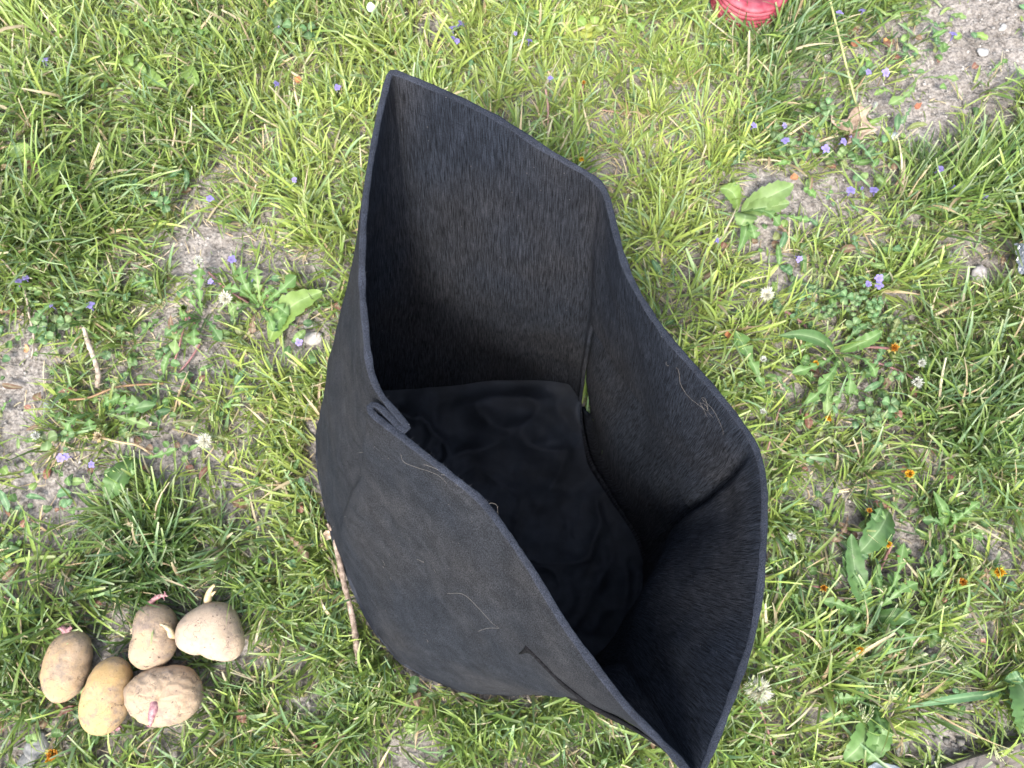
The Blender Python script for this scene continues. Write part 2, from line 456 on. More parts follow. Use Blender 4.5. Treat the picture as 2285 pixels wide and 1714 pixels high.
# window in the right wall
wB0, wB1 = off[1]+2, off[2]-1
wr0, wr1 = int(.47*NR), NR-3
hole = set((r, c) for r in range(wr0, wr1) for c in range(wB0, wB1))
V = W.reshape(-1, 3); F = []; UVs = []
vdist = np.zeros((NR, NP))
vdist[1:] = np.cumsum(np.linalg.norm(np.diff(W, axis=0), axis=2), axis=0)
def uvof(r, c, wrap=False): 
    u = ulen[c % NP] + (ulen[-1]+.002 if c >= NP else 0)
    return (u, vdist[r, c % NP])
for r in range(NR-1):
    for c in range(NP):
        if (r, c) in hole: continue
        c2 = (c+1) % NP
        F.append((r*NP+c, r*NP+c2, (r+1)*NP+c2, (r+1)*NP+c))
        UVs += [uvof(r, c), uvof(r, c+1), uvof(r+1, c+1), uvof(r+1, c)]
wall = mesh_obj('wall', V, F, M_felt)
uvl = wall.data.uv_layers.new(name='uv'); uvl.data.foreach_set('uv', np.array(UVs, dtype=np.float32).ravel())
child(wall, bag)
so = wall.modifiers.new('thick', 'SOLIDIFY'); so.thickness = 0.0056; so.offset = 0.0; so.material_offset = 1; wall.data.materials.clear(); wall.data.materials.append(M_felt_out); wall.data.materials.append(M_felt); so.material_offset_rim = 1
sb = wall.modifiers.new('round', 'SUBSURF'); sb.levels = 1; sb.render_levels = 1

# floor
def build_floor():
    c0 = baseP.mean(axis=0); K = 60; V = []; F = []; UVs = []
    for k in range(K+1):
        t = k/K
        for j in range(NP):
            p = c0+(baseP[j]-c0)*t*0.992
            q = Vector((p[0]*9, p[1]*9, 0))
            rg = (1-abs(mnoise.fractal(Vector((p[0]*8+1.3*mnoise.noise(Vector((p[0]*5, p[1]*5, 9))), p[1]*6, 4)), 1, 2, 3)))**7
            rg2 = (1-abs(mnoise.noise(Vector((p[0]*15-p[1]*9, p[1]*13+p[0]*7, 8)))))**9
            z = 0.009+(0.012*abs(mnoise.fractal(q, 1, 2, 4))+.0125*rg+.0030*rg2)*min(1, (1-t)*4+.4)*1.5+0.004*abs(mnoise.noise(Vector((p[0]*30, p[1]*14, 3))))+.010*max(0, (t-.82)/.18)**2*(.5+mnoise.noise(Vector((p[0]*17, p[1]*17, 6))))
            V.append((p[0], p[1], z))
    for k in range(K):
        for j in range(NP):
            j2 = (j+1) % NP
            F.append((k*NP+j, (k+1)*NP+j, (k+1)*NP+j2, k*NP+j2))
            UVs += [(V[a][0]*1.0, V[a][1]+.3) for a in F[-1]]
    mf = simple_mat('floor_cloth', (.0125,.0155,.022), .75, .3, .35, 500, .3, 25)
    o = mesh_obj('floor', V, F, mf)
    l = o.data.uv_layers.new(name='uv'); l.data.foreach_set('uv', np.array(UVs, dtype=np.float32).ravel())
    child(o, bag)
build_floor()

# window flap, hanging just outside the opening
def build_flap():
    c0, c1 = wB0+3, wB1+2
    r0, r1 = wr0-2, NR-2
    V = []; F = []; UVs = []
    nr, nc = r1-r0+1, c1-c0+1
    for r in range(r0, r1+1):
        t = (r-r0)/(r1-r0); cs = wB0-2+9*math.exp(-((t-.88)/.12)**2)
        for c in range(c0, c1+1):
            q = (c-c0)/(c1-c0); cf = cs+(c1-cs)*q; ci = int(cf); f = cf-ci
            p = W[r, ci]*(1-f)+W[r, ci+1]*f
            p = p+outd[r, ci]*(.0029+.0045*(1-t**5)+.007*math.exp(-((t-.86)/.12)**2)*(1-q)**4)
            V.append(p)
    for r in range(nr-1):
        for c in range(nc-1):
            F.append((r*nc+c, r*nc+c+1, (r+1)*nc+c+1, (r+1)*nc+c))
            UVs += [(ulen[(c0+a)]+.5, vdist[r0+b_, c0+a]+.2) for b_, a in ((r, c), (r, c+1), (r+1, c+1), (r+1, c))]
    o = mesh_obj('window_flap', V, F, M_felt)
    l = o.data.uv_layers.new(name='uv'); l.data.foreach_set('uv', np.array(UVs, dtype=np.float32).ravel())
    child(o, bag); s = o.modifiers.new('thick', 'SOLIDIFY'); s.thickness = .004; s.offset = 1.0
build_flap()

# woven handle strap on the outer front wall
M_web = simple_mat('webbing', (.008, .008, .009), .95, .05, 1.0, 700, .4, 400, (.017, .017, .019))
def nearest_wall(px, py, cr):
    best = None
    for r in range(1, NR-4):
        for c in cr:
            a, b = P(*W[r, c])
            d = (a-px)**2+(b-py)**2
            if best is None or d < best[0]: best = (d, r, c)
    return best[1:]
def build_strap():
    s_ = 2285/2212
    cr = range(off[3]+2, off[4]-4)
    top = [nearest_wall(x*s_, y*s_, cr) for x, y in ((1133,1383),(1215,1465),(1300,1560),(1375,1640),(1420,1690))]
    bot = [nearest_wall(x*s_, y*s_, cr) for x, y in ((1120,1396),(1195,1482),(1275,1580),(1350,1662),(1395,1712))]
    def surf(rc): return W[rc[0], rc[1]]+outd[rc[0], rc[1]]*0.0042
    A = catmull([surf(q) for q in top], 40); B = catmull([surf(q) for q in bot], 40)
    V = []; F = []
    for i in range(40):
        t = i/39; lift = 0.0028*math.sin(math.pi*min(1, t*1.2))
        o_ = outd[top[2][0], top[2][1]]
        for k in range(5):
            f = k/4; p = A[i]*(1-f)+B[i]*f + o_*(lift*(1-f)+.0012*math.sin(math.pi*f))
            V.append(p)
    for i in range(39):
        for k in range(4): F.append((i*5+k, i*5+k+1, (i+1)*5+k+1, (i+1)*5+k))
    o = mesh_obj('handle_strap', V, F, M_web); child(o, bag)
    s = o.modifiers.new('thick', 'SOLIDIFY'); s.thickness = .002; s.offset = 0
    return top
strap_rc = build_strap()

# fuzz on the cut rim
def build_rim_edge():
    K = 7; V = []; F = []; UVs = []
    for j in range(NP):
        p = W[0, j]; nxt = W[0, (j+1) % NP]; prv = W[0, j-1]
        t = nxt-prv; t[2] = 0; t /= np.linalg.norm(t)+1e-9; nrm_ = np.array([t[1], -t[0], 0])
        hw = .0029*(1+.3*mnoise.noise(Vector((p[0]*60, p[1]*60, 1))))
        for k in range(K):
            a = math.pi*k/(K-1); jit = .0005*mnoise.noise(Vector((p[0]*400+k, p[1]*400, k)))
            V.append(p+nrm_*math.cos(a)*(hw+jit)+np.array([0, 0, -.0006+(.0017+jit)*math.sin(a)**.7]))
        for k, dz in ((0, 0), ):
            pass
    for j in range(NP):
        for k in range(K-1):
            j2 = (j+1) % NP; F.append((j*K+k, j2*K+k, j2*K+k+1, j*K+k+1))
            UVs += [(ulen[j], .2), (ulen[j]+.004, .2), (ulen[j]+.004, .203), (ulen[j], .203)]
    o = mesh_obj('rim_edge', V, F, M_felt_edge_lit); l = o.data.uv_layers.new(name='uv'); l.data.foreach_set('uv', np.array(UVs, dtype=np.float32).ravel())
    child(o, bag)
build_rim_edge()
M_fuzz = simple_mat('felt_fibre', (.05, .052, .06), .9, .1)
def build_fuzz():
    a = Acc(); r3 = np.random.default_rng(5)
    for k in range(1500):
        c = r3.integers(0, NP-1); f = r3.random()
        p = W[0, c]*(1-f)+W[0, c+1]*f
        side = r3.choice([-1, 1], p=[.75, .25])
        n = outd[0, c]*side
        p = p+n*r3.uniform(0, .0022)+np.array([0, 0, r3.uniform(-.001, .0022)])
        L = r3.uniform(.001, .0035)
        d = n*r3.uniform(.2, 1)+np.array([0, 0, r3.uniform(-.3, .9)])+r3.normal(0, .4, 3)
        d /= np.linalg.norm(d); e = r3.normal(0, .3, 3)
        V, F = tube([p, p+d*L*.5, p+(d+e)*L], [.00011, .0001, .00005], 3)
        a.add(V, F)
    o = a.obj('rim_fuzz', M_fuzz); o['kind'] = 'stuff'; child(o, bag)
build_fuzz()

# stitches closing the pleat
def build_stitch():
    M = simple_mat('thread', (.05, .055, .065), .7, .3)
    s_ = 2285/2212
    p0 = D(884, 916, H_RIM+.001); p1 = D(872, 936, H_RIM-.004)
    V, F = tube([p0, (p0+p1)/2+[0, 0, .001], p1, p1-[0, 0, .02]], .0005, 5, 12)
    child(mesh_obj('stitch', V, F, M), bag)
build_stitch()

# stray hairs and threads lying on the felt
M_hair = simple_mat('pale_hair', (.20, .18, .155), .5, .4)
def build_hairs():
    a = Acc()
    def on_wall(px, py, front=True):
        cr = range(off[3], off[6]-1) if front else range(0, off[3])
        r, c = nearest_wall(px*2285/2212, py*2285/2212, cr)
        z = W[r, c][2]
        q = D(px, py, z)
        # slide towards the camera a little so it lies on the cloth
        camp = np.array([0, 0, CAM_H]); d = camp-q; d /= np.linalg.norm(d)
        return q+d*0.010
    lists = [
     ([(966,1282),(1000,1284),(1030,1310),(1062,1345),(1078,1356)], True),
     ([(1078,1357),(1050,1358),(1022,1372),(998,1408)], True),
     ([(900,1208),(930,1222),(942,1238)], True),
     ([(866,982),(872,998),(900,1010),(926,1018),(948,1028),(966,1045)], True),
     ([(915,1003),(940,1012),(960,1024),(975,1035)], True),
     ([(953,1025),(978,1030),(988,1042),(986,1052)], True),
     ([(1050,1095),(1060,1087),(1073,1092),(1076,1112)], True),
     ([(745,1055),(758,1075),(752,1100),(728,1130),(712,1145)], True),
     ([(728,1010),(733,1030),(730,1060)], True),
     ([(1432,748),(1448,757),(1442,778),(1437,790),(1452,790),(1466,800),(1470,830),(1490,860),(1530,890),(1540,905),(1530,905),(1520,885),(1512,870)], False),
     ([(1512,870),(1525,875),(1530,890),(1524,862),(1516,862),(1540,885),(1560,925),(1562,940)], False),
     ([(1330,448),(1340,470),(1350,490),(1355,520)], False),
     ([(1650,1272),(1640,1300),(1632,1350),(1628,1400),(1630,1440)], False),
     ([(1655,1270),(1648,1275),(1652,1282),(1645,1290)], False),
    ]
    for pts, fr in lists:
        V, F = tube([on_wall(x, y, fr) for x, y in pts], [.00008, .00010, .00005], 4, 26)
        a.add(V, F)
    r4 = np.random.default_rng(9)
    for k in range(70):
        c = r4.integers(off[3]+4, off[5]); r = r4.integers(2, NR-10)
        p = W[r, c]+outd[r, c]*.0030
        t = W[r, min(c+3, NP-1)]-W[r, c]; t /= np.linalg.norm(t)+1e-9
        u_ = W[r+2, c]-W[r, c]; u_ /= np.linalg.norm(u_)+1e-9
        an = r4.uniform(0, 6.28); L = r4.uniform(.002, .008)
        d = t*math.cos(an)+u_*math.sin(an); e = (t*math.sin(an)-u_*math.cos(an))*r4.uniform(-1, 1)
        V, F = tube([p, p+d*L*.5+e*L*.25, p+d*L], [.00008, .00011, .00005], 3, 7); a.add(V, F)
    o = a.obj('stray_hairs', M_hair); tag(o, 'fine pale hairs and lint clinging to the black felt bag', 'hair', kind='stuff')
build_hairs()

# ------------------------------------------------------------------ potatoes
def potato_mat(name, gold, pale, grey, speck, seedv):
    m, nt, b, out = new_mat(name)
    tc = N(nt, 'ShaderNodeTexCoord')
    mp = N(nt, 'ShaderNodeMapping'); mp.inputs['Location'].default_value = (seedv, seedv*2, 0); nt.links.new(tc.outputs['Object'], mp.inputs[0])
    def noise(sc, det=4.0, rgh=.6, dist=0.0):
        n = N(nt, 'ShaderNodeTexNoise', Scale=sc, Detail=det, Roughness=rgh, Distortion=dist); nt.links.new(mp.outputs[0], n.inputs['Vector']); return n.outputs[0]
    def ramp(src, a, b_):
        r = N(nt, 'ShaderNodeMapRange'); r.inputs['From Min'].default_value = a; r.inputs['From Max'].default_value = b_; nt.links.new(src, r.inputs[0]); return r.outputs[0]
    def mix(f, a, c):
        x = N(nt, 'ShaderNodeMix', data_type='RGBA'); nt.links.new(f, x.inputs[0])
        if isinstance(a, tuple): x.inputs[6].default_value = (*a, 1)
        else: nt.links.new(a, x.inputs[6])
        x.inputs[7].default_value = (*c, 1); return x.outputs[2]
    c = mix(ramp(noise(26, 4), .40, .62), gold, pale)
    c = mix(ramp(noise(38, 6, .72), .50, .64), c, grey)
    c = mix(ramp(noise(95, 5, .7), .56, .72), c, tuple(x*1.1 for x in grey))
    fine = noise(420, 4, .7)
    c = mix(ramp(fine, .62, .80), c, tuple(x*.6 for x in speck))
    dots = noise(190, 2, .5)
    c = mix(ramp(dots, .68, .72), c, speck)
    # thin scratches
    wv = N(nt, 'ShaderNodeTexVoronoi', Scale=55.0, feature='DISTANCE_TO_EDGE')
    ds = N(nt, 'ShaderNodeVectorMath', operation='ADD')
    nn = N(nt, 'ShaderNodeTexNoise', Scale=70.0, Detail=3.0); nt.links.new(mp.outputs[0], nn.inputs['Vector'])
    sc_ = N(nt, 'ShaderNodeVectorMath', operation='SCALE'); sc_.inputs['Scale'].default_value = .03
    nt.links.new(nn.outputs['Color'], sc_.inputs[0]); nt.links.new(mp.outputs[0], ds.inputs[0]); nt.links.new(sc_.outputs[0], ds.inputs[1])
    nt.links.new(ds.outputs[0], wv.inputs['Vector'])
    line = N(nt, 'ShaderNodeMapRange'); line.inputs['From Max'].default_value = .030; line.inputs['To Min'].default_value = .75; line.inputs['To Max'].default_value = 0
    nt.links.new(wv.outputs[0], line.inputs[0])
    lm = N(nt, 'ShaderNodeMath', operation='MULTIPLY'); nt.links.new(line.outputs[0], lm.inputs[0]); nt.links.new(ramp(noise(30, 3), .46, .56), lm.inputs[1])
    c = mix(lm.outputs[0], c, speck)
    nt.links.new(c, b.inputs['Base Color'])
    b.inputs['Roughness'].default_value = .72; b.inputs['Specular IOR Level'].default_value = .25
    b.inputs['Subsurface Weight'].default_value = .08; b.inputs['Subsurface Radius'].default_value = (.004, .002, .001)
    ad = N(nt, 'ShaderNodeMath', operation='MULTIPLY_ADD'); ad.inputs[1].default_value = -.6
    nt.links.new(lm.outputs[0], ad.inputs[0]); nt.links.new(fine, ad.inputs[2])
    bp = N(nt, 'ShaderNodeBump', Strength=.6, Distance=.0014); nt.links.new(ad.outputs[0], bp.inputs['Height']); nt.links.new(bp.outputs[0], b.inputs['Normal'])
    return m
pot_zoom = [
 [(450,625),(540,610),(600,660),(620,740),(604,850),(580,960),(520,1070),(450,1120),(370,1125),(310,1060),(290,960),(300,850),(340,740),(390,660)],
 [(760,800),(830,800),(890,840),(908,900),(900,1000),(890,1100),(870,1200),(820,1290),(740,1345),(650,1350),(590,1300),(560,1200),(570,1090),(610,980),(660,880),(710,825)],
 [(1110,420),(1190,460),(1235,540),(1220,620),(1238,690),(1220,770),(1160,850),(1060,895),(980,880),(915,820),(915,730),(945,650),(945,560),(970,480),(1040,430)],
 [(1500,410),(1600,430),(1670,510),(1700,600),(1720,700),(1700,780),(1630,830),(1540,820),(1430,780),(1320,760),(1260,720),(1245,640),(1260,560),(1320,490),(1400,440)],
 [(1170,865),(1300,870),(1380,920),(1418,990),(1424,1060),(1400,1150),(1340,1220),(1250,1260),(1130,1280),(1020,1260),(930,1200),(885,1110),(885,1020),(930,960),(1020,900)],
]
def z1(p): return (p[0]*.31646, 1214+p[1]*.31646)
M_sp_pink = simple_mat('pink_sprout', (.24, .09, .115), .5, .4, .3, 500, .3, 250, (.36, .21, .20))
M_sp_yel = simple_mat('yellow_sprout', (.38, .30, .15), .5, .4, .2, 500, .2, 200, (.42, .33, .22))
pot_info = [
 ('oblong brown potato with dark blotches and a crimson sprout, leftmost of the five', (.30,.205,.11), (.30,.22,.145), (.165,.13,.10), (.07,.05,.038), 1.3),
 ('oblong golden yellow potato lying lowest of the five', (.35,.235,.105), (.34,.24,.14), (.18,.135,.105), (.08,.055,.04), 4.1),
 ('waisted peanut shaped golden potato at the top middle of the pile', (.30,.22,.13), (.30,.225,.155), (.19,.145,.115), (.08,.058,.043), 7.7),
 ('plump pale beige potato with two yellow sprouts, rightmost of the five', (.35,.265,.185), (.36,.28,.205), (.26,.20,.155), (.11,.078,.06), 2.9),
 ('wide wrinkled tan potato with a thick pink sprout on its face', (.31,.225,.145), (.32,.24,.165), (.20,.155,.12), (.085,.065,.05), 9.2),
]
pots = []
def build_potato(k, wr):
    pix = [z1(p) for p in pot_zoom[k]]
    ZM = 0.036
    pts = np.array([U(a, b, ZM)[:2] for a, b in pix]); c = pts.mean(axis=0)
    dd = pts-c; ang = np.arctan2(dd[:, 1], dd[:, 0]); rad = np.hypot(dd[:, 0], dd[:, 1])
    o_ = np.argsort(ang); ang = ang[o_]; rad = rad[o_]
    J = 120; th = np.linspace(-math.pi, math.pi, J+1)[:-1]
    rp = np.random.default_rng(40+k); pits = [(rp.uniform(-.7, .7), rp.uniform(-.7, .7)) for _ in range(7)]
    rr = np.interp(th, np.r_[ang-2*math.pi, ang, ang+2*math.pi], np.r_[rad, rad, rad])
    for _ in range(4): rr = (np.roll(rr, 1)+2*rr+np.roll(rr, -1))/4
    ev = np.linalg.eigvalsh(np.cov(pts.T)); hz = math.sqrt(2*ev[0])*1.0*.86
    hz = min(hz, .030); K = 60; V = []; rm = rr.mean()
    for i in range(K+1):
        ph = -math.pi/2+math.pi*i/K
        for t, r in zip(th, rr):
            cx = max(0, math.cos(ph))**.86; sz = math.copysign(abs(math.sin(ph))**1.05, math.sin(ph))
            x, y, z = cx*r*math.cos(t), cx*r*math.sin(t), hz*sz
            q = Vector((x*45+k*9, y*45, z*45))
            n = mnoise.noise(q)*.0010+mnoise.noise(q*.4)*.0016
            n += mnoise.noise(q*3.1)*.00035
            if sz > 0:
                for a_, b_ in pits: n -= .0010*math.exp(-((x-a_*rm)**2+(y-b_*rm)**2)/.0022**2)
            if wr:
                n += .0011*(1-abs(mnoise.noise(Vector((x*70+y*30, y*90-x*20, 2)))))**6
                n += .0016*abs(mnoise.noise(Vector((x*60+5, y*140+x*60, z*60))))-.0005
                u = (x-.004)*.93+(y-.002)*-.36; n -= .0035*math.exp(-(u/.0028)**2)*math.exp(-((y-.006)/.018)**2)*(sz > 0)
            l = math.sqrt(x*x+y*y+z*z)+1e-9
            V.append((x+x/l*n, y+y/l*n, z+z/l*n))
    F = [(i*J+j, i*J+(j+1) % J, (i+1)*J+(j+1) % J, (i+1)*J+j) for i in range(K) for j in range(J)]
    lab, gold, pale, grey, speck, sv = pot_info[k]
    zc = max(.024, hz+.006)
    o = mesh_obj('potato', V, F, potato_mat('potato_skin', gold, pale, grey, speck, sv))
    o.location = (c[0], c[1], zc)
    tag(o, lab, 'potato', 'sprouting seed potatoes laid on the grass')
    pots.append((c, rr, th, zc, hz)); return o
PO = [build_potato(k, k == 4) for k in range(5)]
def sprout(k, pts, rad, mat, knobs=0, zs=None, nm='sprout'):
    """pts in zoom pixels with a height"""
    root = PO[k]; a = Acc(); l = np.array(root.location)
    W_ = np.array([U(*z1(p[:2]), p[2])-l for p in pts])
    V, F = tube(W_, rad, 9, 18)
    V = V+np.array([[mnoise.noise(Vector(tuple(v*260)))*.0007]*3 for v in V])
    a.add(V, F)
    rs_ = np.random.default_rng(k*10+knobs)
    cc = catmull(W_, 12)
    for i in range(knobs):
        b_ = cc[rs_.integers(1, 12)]; d = rs_.normal(0, 1, 3); d[2] = abs(d[2])*.6; d /= np.linalg.norm(d)
        L = rs_.uniform(.003, .0055); V, F = tube([b_, b_+d*L*.6, b_+d*L+rs_.normal(0, .0006, 3)], [.0014, .0012, .0004], 6, 6); a.add(V, F)
    a.obj(nm, mat, root)
sprout(0, [(470,640,.032),(450,600,.036),(425,590,.038)], [.0045,.0045,.003], M_sp_pink, 10)
sprout(0, [(470,630,.034),(495,595,.037),(505,585,.037)], [.004,.0035,.002], M_sp_pink, 6)
sprout(1, [(770,1290,.016),(800,1315,.016),(850,1290,.018)], [.004,.003,.002], M_sp_pink, 9)
sprout(2, [(1045,440,.032),(1080,395,.038),(1120,370,.042),(1165,360,.045)], [.0035,.003,.003,.0015], M_sp_pink, 18)
sprout(2, [(945,620,.03),(930,610,.03),(920,600,.03)], [.002,.002,.001], M_sp_yel, 3)
sprout(3, [(1470,430,.032),(1465,390,.04),(1480,330,.047),(1510,285,.052)], [.0048,.0050,.0036,.0012], M_sp_yel, 2)
sprout(3, [(1490,360,.042),(1505,345,.045),(1520,335,.047)], [.0025,.002,.001], M_sp_yel, 0)
sprout(3, [(1440,430,.032),(1470,435,.036),(1500,420,.033)], [.002,.003,.002], M_sp_pink, 3)
sprout(3, [(1250,650,.040),(1210,640,.048),(1190,600,.055),(1150,570,.060)], [.0030,.0048,.0035,.0015], M_sp_yel, 3)
sprout(4, [(1060,1080,.052),(1085,1100,.058),(1090,1150,.063),(1070,1210,.062),(1060,1285,.058)], [.0050,.0058,.0058,.0042,.0012], M_sp_pink, 5)
sprout(4, [(1080,1080,.054),(1060,1050,.058),(1025,1045,.056),(985,1060,.055)], [.0038,.0040,.0026,.0016], M_sp_yel, 7)
sprout(4, [(1050,1130,.058),(1020,1120,.056),(985,1105,.054)], [.003,.002,.001], M_sp_yel, 0)
sprout(4, [(1090,1165,.060),(1130,1160,.058),(1165,1155,.057)], [.0018,.0014,.0006], M_sp_yel, 0)
sprout(4, [(890,1080,.03),(882,1110,.028),(885,1150,.026)], [.002,.0025,.0015], M_sp_yel, 2)

# ------------------------------------------------------------------ leaves
GREEN = dict(mid=(.085,.165,.040), deep=(.06,.125,.035), lime=(.145,.225,.05), blue=(.075,.155,.065), pale=(.14,.215,.065), olive=(.13,.15,.05), brown=(.15,.09,.055), red=(.17,.07,.05), tan=(.42,.31,.2))
def leaf_geo(p0, p1, width, kind='dandelion', arch=.012, seedv=0, roll=0.0):
    r5 = np.random.default_rng(int(seedv*977+abs(p0[0]*1e4)) % 99991)
    p0 = np.asarray(p0, float); p1 = np.asarray(p1, float)
    L = np.linalg.norm(p1-p0); d = (p1-p0)/L
    side = np.array([-d[1], d[0], 0]); side /= np.linalg.norm(side)+1e-9
    n = 40 if kind == 'dandelion' else (36 if kind == 'oval' else 16)
    cols = (-1, -.55, -.09, 0, .09, .55, 1)
    V = []; C = []
    bend = r5.uniform(-.12, .12)*L
    lob = r5.integers(4, 7); ph1, ph2 = r5.uniform(0, 1, 2)
    for i in range(n+1):
        t = i/n
        def hw(ph):
            if kind == 'dandelion':
                env = (.14+.86*t**.9)*(1-max(0, (t-.80)/.20)**1.8)
                s_ = (t*lob+ph*.25) % 1.0
                saw = .22+.78*(s_**1.3) if t < .82 else 1.0-.25*((t-.82)/.18)
                return env*saw
            if kind == 'lance': return math.sin(math.pi*min(1, t**.75))**.8*(.15+.85)
            if kind == 'oval': return math.sin(math.pi*t**.9)**.6*(.86+.20*((t*7+ph) % 1.0))
            if kind == 'round': return math.sqrt(max(0, 1-(2*t-1)**2))**.8*(.62+.42*t)*(1+.08*math.sin(t*30+ph*6))
            return math.sin(math.pi*t)
        c = p0+d*L*t+side*bend*math.sin(math.pi*t)
        z = arch*math.sin(math.pi*min(1, t*1.05))+.0022*mnoise.noise(Vector((p0[0]*40+t*5, p0[1]*40, seedv)))*(L > .02)
        for q in cols:
            w = width/2*hw(ph1 if q < 0 else ph2)
            v = c+side*q*w
            v[2] += z+abs(q)*w*.22+ .0012*mnoise.noise(Vector((v[0]*150, v[1]*150, seedv)))*abs(q)*2
            V.append(v); C.append(1.0 if abs(q) > .2 else (1.75 if q == 0 else 1.25))
    m = len(cols); F = [(i*m+j, i*m+j+1, (i+1)*m+j+1, (i+1)*m+j) for i in range(n) for j in range(m-1)]
    return np.array(V), F, np.array(C)
def leaf_colors(C, base, seedv=0):
    base = np.array(base); out = []
    for c in C:
        if c > 1.01: out.append(base*(1-(c-1)*.2)+np.array([.28,.34,.20])*(c-1)*.75)
        else: out.append(base)
    return np.array(out)
def lift(px, py, z): 
    p = U(px, py, z); p[2] = z+gh(p[0], p[1]); return p
def leaf(root, b, t, w_mm, kind='dandelion', tone='mid', arch=.014, z0=.008, z1_=.026, name='leaf'):
    V, F, C = leaf_geo(lift(*b, z0), lift(*t, z1_+.012), w_mm*1.15/1000., kind, arch, (t[0]*7+t[1]) % 31)
    o = mesh_obj(name, V, F, M_leaf, None, leaf_colors(C, GREEN[tone]))
    child(o, root)
    return o
def stem(root, pts, rad, tone, name='stem', mat=None):
    c = {'pink': (.36,.19,.17), 'green': (.17,.22,.06), 'purple': (.26,.13,.13), 'straw': (.50,.38,.22), 'brown': (.26,.16,.08), 'palegreen': (.36,.38,.16)}[tone]
    W_ = [lift(x, y, z) for x, y, z in pts]
    V, F = tube(W_, rad, 7, 14)
    o = mesh_obj(name, V, F, mat or M_leaf, None, np.tile(c, (len(V), 1)))
    child(o, root); return o

PUR = (.22,.185,.42)
def flower_head(root, px, py, dirpx, kind, size=1.0, z=.025, name='flower_head'):
    """dandelion head: green bracts cup, tuft of petals or down; dirpx = photo direction the tuft points"""
    c = lift(px, py, z); e = lift(px+dirpx[0], py+dirpx[1], z+.004)
    ax = e-c; ax /= np.linalg.norm(ax)
    r6 = np.random.default_rng(int(px*3+py))
    size = size*.86; L = .013*size; r = .0048*size
    t1 = np.cross(ax, [0, 0, 1.]); t1 /= np.linalg.norm(t1); t2 = np.cross(ax, t1)
    # cup
    a = Acc()
    prof = [(0, .35), (.12, .85), (.35, 1.05), (.7, .92), (1, .72)]
    V = []; K = 12
    for u, w in prof:
        for j in range(K):
            an = 2*math.pi*j/K; rr_ = r*w*(1.0+(.10 if j % 2 else -.06))
            V.append(c+ax*L*(u-.5)+rr_*(math.cos(an)*t1+math.sin(an)*t2))
    F = [(i*K+j, i*K+(j+1) % K, (i+1)*K+(j+1) % K, (i+1)*K+j) for i in range(len(prof)-1) for j in range(K)]
    F.append(tuple(range(K)))
    tones = {'bud': (.13,.19,.05), 'yellow': (.24,.30,.07), 'white': (.17,.23,.07), 'orange': (.24,.22,.07), 'puff': (.22,.26,.13), 'dry': (.36,.24,.10), 'greenbud': (.17,.25,.06)}[kind]
    cc = np.array([np.array(tones)*(1.25 if (i % K) % 2 else .8) for i in range(len(V))]); a.add(V, F, cc)
    for j in range(9):                       # outer bracts turned back
        an = r6.uniform(0, 6.28); d = math.cos(an)*t1+math.sin(an)*t2
        b0 = c-ax*L*.42+d*r*.6; b1 = b0+d*r*.9-ax*L*.1; b2 = b1-ax*L*r6.uniform(.1, .4)+d*r*.3
        s_ = np.cross(ax, d)*.0009*size
        a.add([b0-s_, b0+s_, b1+s_, b1-s_, b2], [(0, 1, 2, 3), (3, 2, 4)], np.array(tones)*1.3)
    hd = a.obj('bud_cup', M_leaf); child(hd, root)
    if kind in ('bud', 'greenbud'): return
    a = Acc()
    colr = {'yellow': [(.80,.50,.04), (.80,.60,.08), (.66,.34,.04)], 'orange': [(.62,.30,.05), (.50,.22,.05), (.72,.42,.06)], 'white': [(.75,.75,.70)], 'puff': [(.80, .77, .62), (.76, .76, .70)], 'dry': [(.66,.58,.42)]}[kind]
    nf = {'puff': 420, 'white': 160}.get(kind, 90); spread = {'puff': 1.25, 'white': .75}.get(kind, .6); ln = {'puff': 1.15, 'white': .62}.get(kind, .55)
    top = c+ax*L*.42
    for k in range(nf):
        an = r6.uniform(0, 6.28); q = math.sqrt(r6.random())
        d = math.cos(an)*t1+math.sin(an)*t2
        b0 = top+d*r*.65*q-ax*.001
        dd = ax+d*spread*q*r6.uniform(.5, 1.3); dd /= np.linalg.norm(dd)
        e_ = b0+dd*L*ln*r6.uniform(.6, 1.1)
        s_ = np.cross(dd, r6.normal(0, 1, 3)); s_ /= np.linalg.norm(s_); s_ *= (.00042 if kind in ('white', 'puff') else .0008)*size
        a.add([b0-s_, b0+s_, (b0+e_)/2+s_*1.4, e_, (b0+e_)/2-s_*1.4], [(0, 1, 2, 4), (4, 2, 3)], colr[k % len(colr)])
    child(a.obj({'white': 'down_tuft', 'puff': 'seed_tuft', 'dry': 'down_tuft'}.get(kind, 'petals'), M_petal), root)

def plant(name, at, label, cat, group=None):
    return empty(name, lift(at[0], at[1], 0.0), label, cat, group)
GD = 'dandelion plants in the lawn'
def rosette(at, leaves, label, stems=()):
    o = plant('dandelion_plant', at, label, 'dandelion', GD)
    for lf in leaves: leaf(o, (at[0]+(lf[0]-at[0])*.04, at[1]+(lf[1]-at[1])*.04), lf[:2], *lf[2:])
    for s_ in stems: stem(o, *s_, name='flower_stem')
    return o
rosette((581,685), [(533,593,23,'dandelion','mid'),(568,596,22,'dandelion','pale'),(660,613,24,'dandelion','mid'),(495,640,20,'dandelion','mid'),(505,695,20,'dandelion','pale'),(645,705,20,'dandelion','mid'),(610,640,16,'dandelion','mid'),(610,740,13,'dandelion','mid'),(560,745,11,'dandelion','brown')],
        'spreading dandelion rosette between the white fluffy head and the bag')
o = plant('dandelion_leaf_clump', (605,765), 'bright pale green broad leaf with toothed edge beside the bag wall', 'weed', GD)
